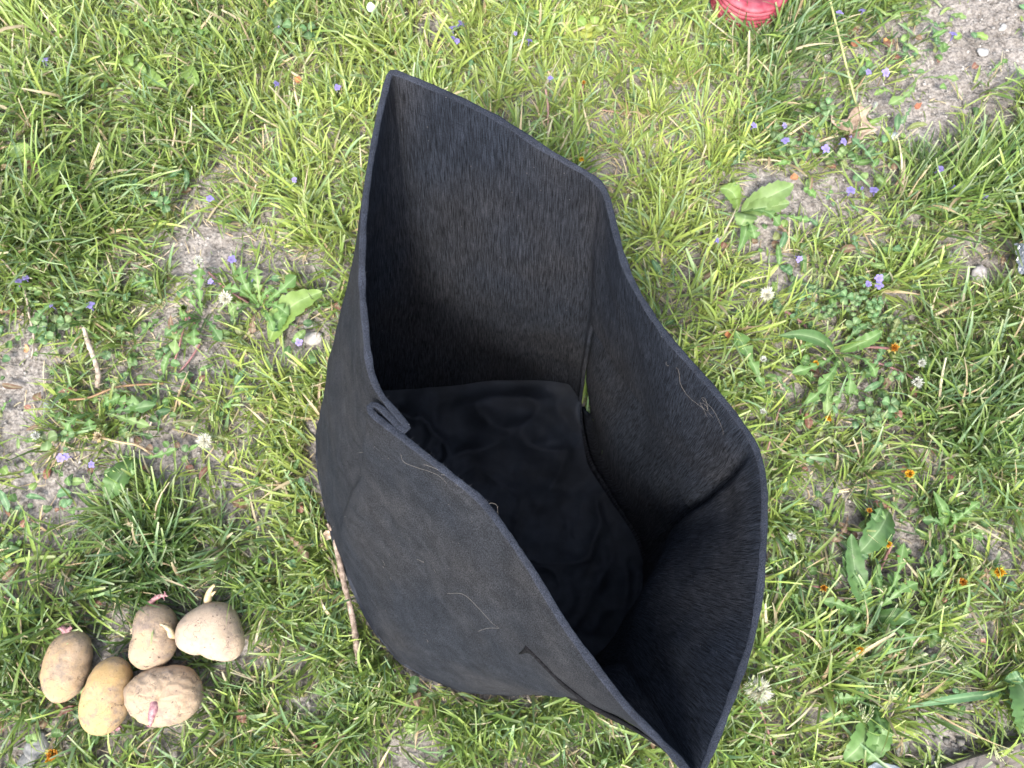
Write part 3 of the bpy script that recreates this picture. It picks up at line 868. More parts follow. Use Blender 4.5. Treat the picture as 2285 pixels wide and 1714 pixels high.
leaf(o, (600,762), (718,648), 34, 'oval', 'lime', .012, .010, .022); leaf(o, (612,745), (640,700), 20, 'oval', 'mid', .008)
rosette((447,705), [(443,594,22,'dandelion','mid'),(412,635,18,'dandelion','mid'),(395,700,18,'dandelion','mid'),(430,770,22,'dandelion','mid'),(490,760,18,'dandelion','deep'),(360,745,16,'dandelion','deep'),(385,790,17,'dandelion','pale')],
        'dandelion with upright narrow leaves left of the white fluffy head',
        [([(462,604,.02),(500,640,.016),(555,676,.008)], .0014, 'pink'), ([(411,705,.02),(395,770,.016),(380,820,.01)], .0013, 'pink'),([(445,760,.012),(420,800,.01),(395,830,.006)], .0015,'purple')])
rosette((215,915), [(196,960,22,'dandelion','mid'),(262,880,20,'dandelion','mid'),(140,960,24,'dandelion','mid'),(310,905,24,'dandelion','mid'),(345,900,18,'dandelion','deep'),(330,950,14,'dandelion','pale')],
        'flat dandelion leaves above the dried husk on the left')
o = rosette((300,1015), [(235,1115,30,'oval','mid'),(272,1020,18,'dandelion','mid'),(290,1060,14,'dandelion','mid'),(390,1000,12,'dandelion','mid')],
        'dandelion with one wide toothed leaf beside the bare soil patch on the left')
rosette((1650,470), [(1772,410,30,'oval','pale',.015),(1610,415,26,'oval','lime',.014),(1765,450,24,'oval','pale',.012),(1690,530,20,'dandelion','mid'),(1655,500,30,'oval','pale',.012),(1650,560,14,'lance','mid'),(1745,500,20,'dandelion','mid')],
        'light green broad leaved dandelion right of the back wall of the bag')
rosette((1875,785), [(1740,745,17,'lance','deep'),(1770,830,16,'dandelion','mid'),(1830,860,17,'dandelion','mid'),(1900,880,18,'dandelion','mid'),(1960,840,18,'dandelion','mid'),(1975,735,16,'oval','mid'),(1940,720,13,'dandelion','deep'),(1800,900,16,'dandelion','mid'),(1850,930,14,'dandelion','pale')],
        'large dandelion with stems radiating outwards right of the bag',
        [([(1990,778,.012),(1940,772,.014),(1879,775,.008)], .0018, 'purple'), ([(1735,680,.012),(1780,705,.014),(1825,745,.008)], .0020, 'purple'), ([(2020,830,.014),(1975,812,.012),(1930,800,.008)], .0015, 'purple'), ([(1890,755,.012),(1925,735,.015),(1962,716,.010)], .0028, 'palegreen')])
o = plant('dandelion_leaf_clump', (1725,915), 'single long lobed dandelion leaf near the right rim of the bag', 'weed', GD)
leaf(o, (1722,912), (1643,735), 26, 'dandelion', 'mid', .012, .008, .018)
rosette((1940,1375), [(2045,1388,18,'lance','deep'),(1880,1240,16,'dandelion','deep'),(1835,1340,16,'dandelion','mid'),(2050,1300,18,'dandelion','mid'),(2020,1210,15,'dandelion','mid'),(1985,1460,15,'dandelion','mid'),(2045,1440,16,'dandelion','mid'),(1880,1410,14,'dandelion','mid'),(1900,1190,24,'oval','deep')],
        'big dandelion rosette right of the lower bag corner',
        [([(1984,1226,.022),(1965,1270,.016),(1932,1331,.008)], .0017, 'pink'), ([(1848,1321,.018),(1875,1337,.016),(1908,1353,.008)], .0015, 'purple'), ([(1801,1387,.016),(1850,1412,.018),(1880,1414,.014),(1912,1405,.008)], .0017, 'pink'), ([(1800,1390,.016),(1830,1440,.014),(1850,1500,.01)], .0012, 'pink')])
o = plant('dandelion_leaf_clump', (1960,1200), 'broad veined dandelion leaf beside the orange flower head', 'weed', GD)
leaf(o, (1985,1140), (1918,1235), 32, 'oval', 'deep', .014); leaf(o, (1968,1110), (1950,1165), 18, 'dandelion', 'deep', .012)
rosette((2105,1190), [(2085,1095,15,'lance','mid'),(2130,1140,15,'dandelion','mid'),(2190,1120,14,'dandelion','mid'),(2060,1160,14,'dandelion','deep'),(2140,1250,13,'dandelion','mid'),(2200,1200,14,'dandelion','mid'),(2080,1290,14,'dandelion','mid')],
        'dandelion with curled upright leaves near the right edge of the photo',
        [([(2114,1192,.016),(2145,1220,.016),(2176,1248,.012)], .0028, 'palegreen')])
rosette((1945,1560), [(1885,1700,30,'oval','mid',.014),(1935,1702,28,'oval','mid',.016),(1975,1650,24,'dandelion','mid'),(1910,1520,16,'dandelion','deep'),(1860,1560,15,'dandelion','mid'),(2010,1540,15,'dandelion','deep'),(1830,1600,14,'dandelion','mid')],
        'dandelion with two rounded leaf tips overhanging the bottom edge')
o = plant('dock_plant', (2275,1530), 'dark green puckered broad leaf at the right edge above the board', 'weed')
leaf(o, (2268,1510), (2290,1640), 46, 'oval', 'deep', .02, .03, .02); leaf(o, (2245,1520), (2285,1505), 14, 'oval', 'blue', .01, .03, .03)
o = plant('long_grass_leaf', (2240,1550), 'wide blue green grass leaf sweeping towards the dark soil', 'grass leaf')
leaf(o, (2250,1548), (2015,1582), 9, 'lance', 'blue', .010, .025, .03)
o = plant('broadleaf_seedling', (1930,60), 'blue green rounded weed leaves between purple flowers at top right', 'weed')
for t in ((1965,55),(1990,85),(1945,80),(2070,60),(2050,40)): leaf(o, (t[0]-14, t[1]+12), (t[0]+14, t[1]-12), 18, 'round', 'blue', .006)
o = plant('broadleaf_seedling', (2110,90), 'small toothed green leaf on the bare soil at top right', 'weed')
leaf(o, (2075,90), (2118,105), 16, 'dandelion', 'mid', .008); leaf(o, (2090,75), (2108,112), 12, 'dandelion', 'mid', .008)
o = plant('broadleaf_seedling', (2020,195), 'pale green lobed leaf on soil above the dry brown leaf', 'weed')
leaf(o, (2050,165), (1985,230), 18, 'dandelion', 'pale', .008); leaf(o, (2060,168), (2145,172), 13, 'dandelion', 'pale', .006); leaf(o, (2010,215), (1955,205), 11, 'dandelion', 'lime', .006)

# clover and small round leaves
def clover(px, py, r, label, tone='blue', n=1, spread=24, sd=0):
    o = plant('clover', (px, py), label, 'clover', 'clover sprigs in the grass')
    r7 = np.random.default_rng(sd+int(px))
    r_0 = r
    for k in range(n):
        r = r_0*r7.uniform(.55, 1.15)
        cx, cy = (px, py) if k == 0 else (px+r7.normal(0, spread), py+r7.normal(0, spread*.8))
        a0 = r7.uniform(0, 6.28); z = r7.uniform(.016, .042)
        a = Acc()
        for q in range(3):
            an = a0+q*2.09
            b = lift(cx+2*math.cos(an), cy+2*math.sin(an), z); t = lift(cx+r*1.7*math.cos(an), cy+r*1.7*math.sin(an), z+.003)
            V, F, C = leaf_geo(b, t, r*.00122, 'round', .002, q+k)
            a.add(V, F, leaf_colors(C, np.array(GREEN[tone])*r7.uniform(.7, 1.25)*np.array([r7.uniform(.9, 1.5), 1, .85])))
        child(a.obj('clover_leaf', M_leaf), o)
for c in [(1167,28,15,'clover with three pale leaflets in the grass above the bag','mid',3,26),(1225,30,12,'small clover right of the pale clover at the top edge','mid',2,16),
          (1311,52,17,'lobed yellow green clover at the top right of the bag','lime',2,14),(633,20,13,'dark blue green clover at the top edge left of the white petal','blue',3,18),
          (684,60,13,'round clover beside the topmost small blue flower','blue',2,20),(368,62,12,'clover in the grass near the top left','mid',3,26),
          (1870,660,9,'dense dark clover mat above the radiating dandelion','blue',26,38),(1950,690,10,'clover leaves beside the round green bud','blue',10,26),(2010,745,10,'clover leaves right of the horizontal green bud','blue',7,20),
          (1965,920,11,'dark clover below the radiating dandelion','blue',8,26),(335,640,11,'clover near the tall grass at left','blue',5,22),(120,720,11,'clover beside the purple flower on the left','blue',8,34),
          (345,441,10,'pair of tiny clover leaves left of the straw patch','blue',3,16),(1760,310,11,'clover leaves below the purple flowers above right of bag','blue',7,30),
          (1190,60,9,'tiny clover under the pale clover','mid',2,14),(440,60,12,'clover left of the dark clover at the top','mid',2,22),(1850,230,9,'small clover near the long grass blade','blue',6,30),(100,980,14,'round leaf cluster by the white fluffy head at the far left','blue',2,20)]:
    clover(*c[:3], c[3], c[4], c[5], c[6])
o = plant('plantain', (60,350), 'two broad bright leaves among the tall grass at far left', 'weed')
leaf(o, (70,370), (40,320), 30, 'oval', 'lime', .012, .015, .03); leaf(o, (150,365), (115,410), 26, 'oval', 'lime', .010, .015, .028)
o = plant('plantain', (330,150), 'yellow green oval leaves in the grass at top left', 'weed')
for b, t, w in (((296,120),(296,148),17),((325,150),(372,195),18),((410,150),(440,190),20),((300,150),(328,165),14),((262,62),(285,80),16)): leaf(o, b, t, w, 'oval', 'lime', .006, .016, .026)
o = plant('plantain', (1409,52), 'pale star shaped leaf in the grass at the top', 'weed')
leaf(o, (1400,75), (1415,30), 18, 'dandelion', 'lime', .008, .015, .025); leaf(o, (1385,45), (1440,60), 14, 'dandelion', 'lime', .008, .015, .025)

# dandelion heads, each with its stalk
def head(px, py, d, kind, label, stalk=None, tone='pink', size=1.0, z=.034, g='dandelion heads in the lawn'):
    nm = {'bud': 'dandelion_bud', 'greenbud': 'dandelion_bud', 'white': 'dandelion_seed_head', 'puff': 'dandelion_seed_head', 'dry': 'dandelion_husk'}.get(kind, 'dandelion_flower')
    o = plant(nm, (px, py), label, 'dandelion head', g)
    flower_head(o, px, py, d, kind, size, z)
    n_ = math.hypot(*d); bx, by = px-d[0]/n_*9*size, py-d[1]/n_*9*size
    if stalk is None:
        stem(o, [(bx, by, z-.001), (bx-d[0]/n_*16, by-d[1]/n_*16, z*.7), (bx-d[0]/n_*34+6, by-d[1]/n_*34, z*.2)], .0013, tone, 'stalk')
    else: stem(o, [(bx, by, z-.001)]+stalk, .0016, tone, 'stalk')
head(440,579,(-.1,-1),'white','closed green head with a white tip on the straw coloured patch',None,'green',1.0)
head(500,664,(-.5,-1),'puff','white fluffy seed tuft beside the spreading rosette at left',None,'green',.9)
head(455,983,(-1,.1),'puff','white fluffy seed tuft with a brown centre near the left bag wall',None,'green',.95)
head(136,892,(-1,.25),'greenbud','yellow green closed head on a long arched brown stalk',[(190,885,.03),(260,860,.028),(361,854,.012)],'brown',1.15)
head(212,972,(-1,-.4),'dry','dried pale head on a thick straw coloured stalk',[(262,985,.022),(300,992,.018),(337,1015,.01)],'straw',1.1)
head(75,972,(-.7,-.5),'white','cream tufted head at the far left above the purple pair',None,'green',1.0)
head(405,684,(-.6,-1),'bud','dark green bud with pink tip between narrow dandelion leaves',None,'purple',1.0)
head(1715,655,(-.1,-1),'puff','pale seed tuft on soil right of the bag side',None,'green',.9)
head(1707,800,(.2,-1),'white','small white tuft beside the long lobed leaf',None,'green',.8)
head(1704,918,(.2,-.6),'white','small white tuft at the foot of the long lobed leaf',None,'green',.8)
head(2050,850,(1,.75),'white','green head with a white tuft pointing down right',None,'pink',1.25)
head(2060,808,(1,0),'white','green head with white tuft above the larger tufted one',None,'green',1.0)
head(1999,774,(1,-.08),'orange','long green bud lying sideways on a purple stalk',[(1940,772,.018),(1880,776,.01)],'purple',1.2)
head(1962,676,(.1,-1),'greenbud','plump round green bud below the purple flower trio',None,'green',1.15)
head(1826,807,(-.5,.5),'yellow','bright yellow wilted flower at the centre of the radiating dandelion',None,'green',.85)
head(1854,930,(-.2,1),'yellow','yellow wilted flower below the radiating dandelion',None,'straw',.9)
head(1789,930,(0,.8),'greenbud','small yellow green bud left of the lower wilted flower',None,'purple',.8)
head(2034,1058,(-.5,-.8),'yellow','yellow flower closing beside a brown scrap at far right',[(2060,1090,.02),(2085,1125,.01)],'palegreen',1.25)
head(1983,1213,(-1,-.1),'yellow','orange yellow flower on a long pink stalk over the broad leaf',[(1975,1250,.02),(1955,1290,.015),(1932,1331,.008)],'pink',1.1)
head(1941,1139,(.2,-.5),'orange','tiny orange tipped bud above the broad veined leaf',None,'green',.7)
head(1838,1312,(1,.2),'orange','orange brown closed flower nearest the bag rim at right',None,'purple',.9)
head(2150,1297,(.1,1),'orange','rust orange flower pointing downwards left of the brightest yellow one',None,'palegreen',1.1)
head(2232,1276,(.7,.6),'yellow','brightest yellow orange flower at the right edge',None,'palegreen',1.35)
head(1916,1449,(.2,.4),'yellow','yellow flower with brown centre below the big rosette',None,'green',1.1)
head(1767,1195,(.1,1),'white','round green head with white tuft close to the bag rim',None,'green',1.05)
head(1786,1381,(-.7,-.2),'greenbud','green bud at the end of the curved pink stalk',None,'green',1.0)
head(1764,1393,(-1,-.1),'greenbud','second green bud nearest the bag below the curved pink stalk',None,'green',1.0)
head(1692,1545,(.25,-1),'puff','largest fluffy seed head touching the lower right of the bag',[(1703,1600,.026),(1720,1650,.02),(1735,1722,.01)],'pink',1.5,.028)
head(2035,1540,(.3,-1),'greenbud','plump green bud above the dark crumbly soil',None,'straw',1.35)
head(110,1686,(-.5,1),'orange','orange tipped wilted flower below the potatoes',[(130,1655,.02),(150,1640,.012)],'green',1.4)
head(101,1700,(-.5,.7),'yellow','small yellow wilted flower tucked beside the orange tipped one',None,'green',.7)
head(1299,345,(.1,1),'yellow','orange yellow wilted flower next to the upper right bag edge',None,'green',.75)
head(1304,175,(.2,-1),'orange','tiny pinkish red bud in the grass above the bag',None,'pink',.6)

# purple ground ivy flowers
PUR_AT = [
 (195,678,1.2,'largest single purple flower, on the left above the bare straw stem'),(38,625,1.0,'purple flower at far left beside the curved straw stem'),(53,617,.9,'purple flower just right of another at far left'),
 (110,680,.7,'faint purple flower left of the large single one'),(515,578,1.1,'purple flower on straw above the spreading rosette'),(466,626,.8,'small purple flower left of the spreading rosette'),
 (565,622,.8,'small lilac flower on top of the spreading rosette leaves'),(667,765,1.0,'lilac flower on soil beside the bag wall'),(128,1022,1.1,'left flower of the purple pair over bare soil'),
 (142,1018,1.0,'right flower of the purple pair over bare soil'),(197,1034,.9,'purple flower right of the pair over bare soil'),(93,730,.6,'tiny pink purple flower near the short cut stem'),
 (101,136,1.0,'purple flower in the tall grass at top left'),(617,57,.9,'purple flower by the dark clover at the top'),(612,179,.9,'purple flower next to an orange scrap at the top left'),
 (653,396,.8,'purple flower between tall grass and the left bag edge'),(465,441,1.0,'lilac flower on brown soil above the straw patch'),(749,188,1.0,'purple flower just left of the bag tip'),
 (1027,44,1.1,'upper right flower of the purple spike above the bag'),(1007,54,1.0,'upper left flower of the purple spike above the bag'),(1009,78,.9,'lower flower of the purple spike above the bag'),(1020,84,.8,'lowest flower of the purple spike above the bag'),
 (1181,85,.9,'purple flower below the pale clover at the top'),(1228,166,.8,'pale purple flower above the back rim of the bag'),(1150,70,.6,'tiny violet speck of a flower left of the pale clover'),
 (1876,23,1.1,'purple flower right of the pink tub'),(1929,16,1.0,'lilac flower at the top edge above the soil'),(2133,71,1.2,'purple flower in orange dry grass at top right'),
 (1983,156,1.2,'large blue purple flower on soil at upper right'),(1942,154,.9,'thin blue flower left of the large blue purple one'),(1685,277,.9,'lilac flower in the grass far right of the back rim'),
 (1753,275,.8,'upper flower left of the dry brown leaf'),(1756,310,1.1,'lower flower left of the dry brown leaf'),(1846,330,1.2,'lilac flower at the lower left of the dry brown leaf'),
 (1885,312,1.1,'purple flower touching the dry brown leaf'),(1903,419,1.3,'left flower of the lilac pair on soil below the dry leaf'),(1956,420,1.2,'right flower of the lilac pair on soil below the dry leaf'),(1929,415,.5,'tiny lilac bud between the lilac pair'),
 (2102,373,1.1,'blue purple flower in the grass tuft at right'),(1603,532,1.0,'purple flower closest to the right side of the bag'),(1786,574,1.0,'purple flower standing on the soil strip right of the bag'),
 (1965,617,1.1,'upper flower of the purple trio above the green bud'),(1966,632,1.1,'lower flower of the purple trio above the green bud'),(1943,631,.9,'left flower of the purple trio above the green bud'),
 (2200,438,.8,'faint purple flower at the right edge by the black sack'),(2132,418,.8,'dim purple flower in the tuft left of the black sack'),(2247,392,.7,'tiny white purple flower beside the black sack'),(1901,302,.5,'tiny violet bud under the dry brown leaf')]
def ivy_flower(px, py, s_, label):
    z = .036; o = plant('ground_ivy_flower', (px, py), label, 'purple flower', 'small purple ground ivy flowers')
    r8 = np.random.default_rng(int(px+py*3)); c = lift(px, py, z); a = Acc()
    face = r8.normal(0, .35, 3)+np.array([0, 0, 1]); face /= np.linalg.norm(face)
    t1 = np.cross(face, [1, .3, .1]); t1 /= np.linalg.norm(t1); t2 = np.cross(face, t1); a0 = r8.uniform(0, 6.28)
    colr = np.array(PUR)*r8.uniform(.85, 1.25)
    for q in range(5):
        an = a0+q*1.257; d = math.cos(an)*t1+math.sin(an)*t2; e = np.cross(face, d)
        L = (.0062 if q in (0, 1) else .0048)*s_; w = L*.42
        V = [c-e*w*.25, c+e*w*.25, c+d*L*.6+e*w+face*.001, c+d*L+e*w*.5+face*.0004, c+d*L-e*w*.5+face*.0004, c+d*L*.6-e*w+face*.001]
        a.add(V, [(0, 1, 2, 5), (5, 2, 3, 4)], [colr*.6, colr*.6, colr, colr*1.15, colr*1.15, colr])
    child(a.obj('petals', M_petal), o)
    V, F = tube([c, c-face*.004*s_, c-face*.009*s_+r8.normal(0, .001, 3)], [.0014*s_, .0011*s_, .0008*s_], 6); child(mesh_obj('flower_tube', V, F, M_petal, None, np.tile(colr*.6, (len(V), 1))), o)
    b = c-face*.008*s_; V, F = tube([b, [b[0]+r8.normal(0, .004), b[1]+r8.normal(0, .004), .0]], [.0006, .0008], 5, 6); child(mesh_obj('stem', V, F, M_leaf, None, np.tile((.16,.12,.06), (len(V), 1))), o)
for f in PUR_AT: ivy_flower(*f)

# ------------------------------------------------------------------ dry leaf
def poly_leaf(name, pix, z0, curl, mat, label, cat, thick=.0004, zf=None):
    pts = np.array([U(a, b, z0) for a, b in pix]); c = pts.mean(axis=0)
    K = 10; m = len(pts); V = []; rk = []
    sub = []
    for i in range(m):
        for f in (0, .5): sub.append(pts[i]*(1-f)+pts[(i+1) % m]*f)
    sub = np.array(sub); m = len(sub)
    Rm = np.linalg.norm(sub-c, axis=1).max()
    for k in range(K+1):
        t = k/K
        for p in sub:
            q = c+(p-c)*t; r_ = np.linalg.norm(q-c)/Rm
            z = z0+curl*r_**2.2+.0045*mnoise.noise(Vector((q[0]*70, q[1]*70, 2)))+.003*mnoise.noise(Vector((q[0]*160, q[1]*160, 7)))
            V.append((q[0], q[1], z))
    F = [(k*m+j, k*m+(j+1) % m, (k+1)*m+(j+1) % m, (k+1)*m+j) for k in range(K) for j in range(m)]
    r9 = np.random.default_rng(4)
    o = mesh_obj(name, V, F, mat); s = o.modifiers.new('thick', 'SOLIDIFY'); s.thickness = thick
    return o
M_dleaf = simple_mat('dead_leaf', (.20,.14,.095), .8, .2, .5, 300, .25, 55, (.34,.265,.20))
zz = lambda L_: [(1800+a*.12054, 180+b*.12054) for a, b in L_]
o = poly_leaf('dry_leaf', zz([(960,450),(1010,520),(1050,570),(1160,530),(1085,680),(1110,780),(1180,870),(1280,965),(1150,1000),(1060,1030),(1000,1120),(850,1160),(700,1225),(840,1090),(870,1020),(830,950),(700,930),(600,925),(500,870),(440,800),(405,700),(470,770),(560,770),(650,730),(740,720),(780,630),(840,550),(900,490)]), .018, .010, M_dleaf, '', '')
tag(o, 'crisp dry tan maple leaf lying on bare soil', 'leaf')
V, F = tube([U(1916,234,.026), U(1922,262,.024), U(1922,285,.02)], [.0007,.001,.0006], 6, 8); mesh_obj('petiole', V, F, M_dry, o, np.tile((.55,.42,.25), (len(V), 1)))
o = poly_leaf('dry_leaf', [(1935,258),(1952,268),(1968,285),(1978,300),(1962,305),(1948,292)], .006, .004, simple_mat('grey_leaf', (.30,.26,.24), .85, .15, .4, 300, .2, 80), '', '')
tag(o, 'greyish crumpled dead leaf half under the crisp tan one', 'leaf')
for px, py, s_, lb, cl in [(1905,100,9,'orange brown leaf scrap on soil right of the pink tub',(.24,.11,.06)),(1974,94,8,'rounded orange leaf scrap beside the blue green leaves',(.34,.19,.08)),(2046,240,9,'rust coloured leaf scrap on the bare soil',(.24,.10,.06)),
                      (1768,398,10,'orange leaf scrap above the light green dandelion',(.28,.14,.07)),(2018,1050,10,'brown leaf scrap beside the closing yellow flower',(.42,.20,.09)),(668,183,10,'orange scrap of leaf at the top left',(.34,.14,.06)),
                      (735,1195,12,'pale tan leaf scrap at the top end of the long stick',(.55,.42,.30)),(2190,1430,8,'pink brown leaf scrap on the dark soil at right',(.48,.27,.20)),(1627,750,10,'rusty curled leaf scrap right of the bag rim',(.34,.15,.07)),(60,780,9,'brown leaf scrap at the left edge',(.36,.20,.10)),
                      (2230,480,16,'brown withered leaves beside the black sack',(.26,.17,.12)),(35,215,8,'rust brown scrap in the tall grass at top left',(.36,.16,.09))]:
    r_ = np.random.default_rng(px); an = np.sort(r_.uniform(0, 6.28, 9)); an = np.linspace(0, 6.28, 10)[:-1]
    o = poly_leaf('leaf_scrap', [(px+s_*r_.uniform(.5, 1.3)*math.cos(a), py+s_*r_.uniform(.4, 1.1)*math.sin(a)) for a in an], .014, .006, simple_mat('scrap', cl, .8, .2, .5, 300, .3, 120), '', '')
    tag(o, lb, 'leaf scrap', 'small dead leaf scraps')
o = poly_leaf('white_petal', [(828+9*math.cos(a)*1.0, 17+9*math.sin(a)) for a in np.linspace(0, 6.28, 14)[:-1]], .03, .002, simple_mat('white', (.8,.8,.78), .6, .3), '', '')
tag(o, 'round white petal lying in the grass at the top edge', 'petal')

# ------------------------------------------------------------------ sticks and stems
M_bark = simple_mat('twig_bark', (.21,.155,.115), .85, .2, .8, 500, .35, 130, (.36,.28,.225))
M_cut = simple_mat('bare_twig', (.33,.26,.20), .8, .2, .5, 300, .25, 90, (.44,.37,.30))
def twig(pix, rad, mat, label, cat='stick', name='stick', g=None, knots=3):
    W_ = catmull([lift(*p) for p in pix], 30); rr = np.interp(np.linspace(0, 1, 30), np.linspace(0, 1, len(rad)), rad)
    rr = rr*(1+.12*np.random.default_rng(int(pix[0][0])).normal(0, 1, 30).clip(-1, 1.5))
    V, F = tube(W_, rr, 9)
    o = mesh_obj(name, V-W_[0], F, mat, None, np.tile((.36,.22,.18), (len(V), 1))); o.location = W_[0]
    tag(o, label, cat, g); return o, W_
o, W_ = twig([(742,1186,.022),(752,1235,.026),(766,1300,.026),(780,1355,.024),(790,1410,.024),(799,1481,.02)], [.0040,.0036,.0040,.0034,.0042,.0036], M_bark, 'long knobbly brown stick standing along the lower left of the bag')
V, F = tube([W_[0]-W_[0], lift(735,1178,.026)-W_[0], lift(728,1168,.03)-W_[0]], [.0035,.0028,.0014], 7, 8); mesh_obj('side_twig', V, F, M_bark, o)
twig([(180,728,.03),(190,765,.028),(203,800,.024),(211,835,.018),(208,862,.012)], [.0028,.0034,.0034,.0036,.003], M_cut, 'short thick pale dead stem in the grass at left')
twig([(0,575,.03),(30,612,.026),(52,650,.02),(62,700,.016),(72,750,.012),(66,800,.01)], [.0013,.0013,.0016,.0014,.0012], M_cut, 'long thin curved straw stem at the left edge', 'stem', 'dry_twig')
for i, (p, r_, lb) in enumerate([
   ([(1218,190,.03),(1224,235,.024),(1222,315,.012)], .0016, 'pink brown flower stalk standing above the back rim of the bag'),
   ([(1335,235,.014),(1380,243,.012),(1430,252,.010)], .0012, 'pale pinkish stem lying flat above the right rim'),
   ([(0,1332,.016),(40,1360,.014),(72,1405,.01)], .0013, 'purple stalk left of the leftmost potato'),
   ([(2010,1655,.012),(1985,1645,.02),(2030,1638,.025),(2065,1650,.018),(2080,1700,.006)], .0008, 'looped brown root over the dark crumbly soil'),
   ([(1995,1690,.012),(2030,1684,.014),(2060,1705,.012)], .0008, 'reddish root by the weathered board'),
   ([(1690,1350,.014),(1660,1400,.012)], .0009, 'thin pale stalk beside the lower right bag rim'),
   ([(1853,1395,.014),(1880,1480,.012),(1925,1560,.01)], .0011, 'long pink brown stalk crossing the grass below the big rosette'),
   ([(1745,900,.016),(1712,1010,.01)], .0013, 'pink stalk right of the bag corner'),
   ([(235,600,.02),(330,590,.018),(392,540,.016)], .0008, 'thin grey stem above the narrow leaved dandelion'),
   ([(2075,455,.01),(2090,560,.012)], .0008, 'brown stem in the tuft at right'),
   ([(1810,800,.016),(1835,790,.02),(1880,830,.012)], .0015, 'short straw coloured stalk among the radiating stems'),
   ([(300,945,.01),(318,925,.016),(333,935,.014),(322,965,.01)], .0013, 'curled pinkish stem above the dried husk'),
   ]):
    twig(p, [r_]*3, M_leaf if i in (0, 1, 2, 6, 7) else M_cut, lb, 'stem', 'dry_twig')

# seed grass stalks
def seed_stalk(pts, label):
    o = plant('seed_grass', pts[0][:2], label, 'grass stalk', 'flowering grass stalks')
    stem(o, pts, .0006, 'palegreen', 'stalk')
    e = pts[-1]; d = np.array(pts[-1][:2])-np.array(pts[-2][:2]); d = d/np.linalg.norm(d); r_ = np.random.default_rng(int(e[0])); a = Acc()
    for k in range(14):
        an = math.atan2(d[1], d[0])+r_.uniform(-.8, .8); L = r_.uniform(10, 42)
        s0 = lift(e[0]-d[0]*r_.uniform(0, 20), e[1]-d[1]*r_.uniform(0, 20), e[2]); s1 = lift(e[0]+L*math.cos(an), e[1]+L*math.sin(an), e[2]+r_.uniform(-.003, .006))
        V, F = tube([s0, s1], .00022, 4); a.add(V, F, (.35,.38,.18))
        for q in range(3):
            c = s0+(s1-s0)*(1-.22*q); dd = (s1-s0)/np.linalg.norm(s1-s0)
            V, F = tube([c-dd*.0022, c, c+dd*.0026], [.0002,.0009,.0001], 5, 5); a.add(V, F, (.42,.45,.26))
    child(a.obj('seed_spray', M_petal), o)
seed_stalk([(2196,1625,.01),(2200,1640,.02),(2210,1655,.028),(2225,1672,.03)], 'feathery seed spray hanging over the weathered board')
seed_stalk([(1960,1640,.01),(1975,1590,.03),(1985,1565,.035),(1988,1556,.036)], 'seed spray above the rounded leaf tips at the bottom')
seed_stalk([(1900,1700,.01),(1915,1640,.03),(1925,1615,.034),(1928,1608,.034)], 'seed spray between the bag and the rounded leaf tips')
seed_stalk([(2062,1510,.01),(2085,1475,.024),(2100,1455,.028),(2104,1448,.028)], 'pale seed spray standing over the soil gap at lower right')
o = plant('tall_grass_blade', (1915,235), 'single tall pale grass stalk arching to the dry brown leaf', 'grass stalk')
stem(o, [(1916,236,.012),(1899,172,.035),(1880,100,.05),(1855,-10,.06)], .0016, 'palegreen', 'stalk')

# ------------------------------------------------------------------ pink ribbed tub
def build_tub():
    m = simple_mat('pink_plastic', (.27,.03,.052), .5, .35, .4, 260, .25, 70, (.33,.075,.095))
    c = U(1663, 6, 0.0); c[1] += .002; c[2] = -.004
    o = empty('ribbed_tub', c, 'red pink ribbed plastic tub cut off by the top edge', 'tub')
    prof = []; n = 6
    for i in range(n):
        z0 = .004+i*.0092; r0 = .0515+i*.0006
        for q in range(9):
            t = q/8; prof.append((r0+.0042*math.sin(math.pi*t)**.8, z0+.0092*t))
    prof += [(.051, .0600), (.042, .0592), (.040, .052), (.020, .050), (.0, .050)]
    K = 72; V = []; 
    for r, z in prof:
        for j in range(K):
            an = 2*math.pi*j/K
            V.append((r*math.cos(an), r*math.sin(an)*1.0, z+.0012*math.sin(an*2+r*30)))
    F = [(i*K+j, i*K+(j+1) % K, (i+1)*K+(j+1) % K, (i+1)*K+j) for i in range(len(prof)-1) for j in range(K)]
    mesh_obj('ribbed_wall', V, F, m, o)
    a = Acc(); r_ = np.random.default_rng(2)
    for k in range(46):
        an = r_.uniform(0, 6.28); r = .037*math.sqrt(r_.random()); p = np.array([r*math.cos(an), r*math.sin(an), .0515])
        s_ = r_.uniform(.0006, .0022); q = r_.normal(0, 1, (4, 3))*s_; q[:, 2] = abs(q[:, 2])*.4
        a.add(p+q, [(0, 1, 2), (0, 2, 3), (1, 2, 3)], np.array((.40,.28,.18))*r_.uniform(.6, 1.3))
    d = a.obj('debris', M_dry, o); d['kind'] = 'stuff'
build_tub()

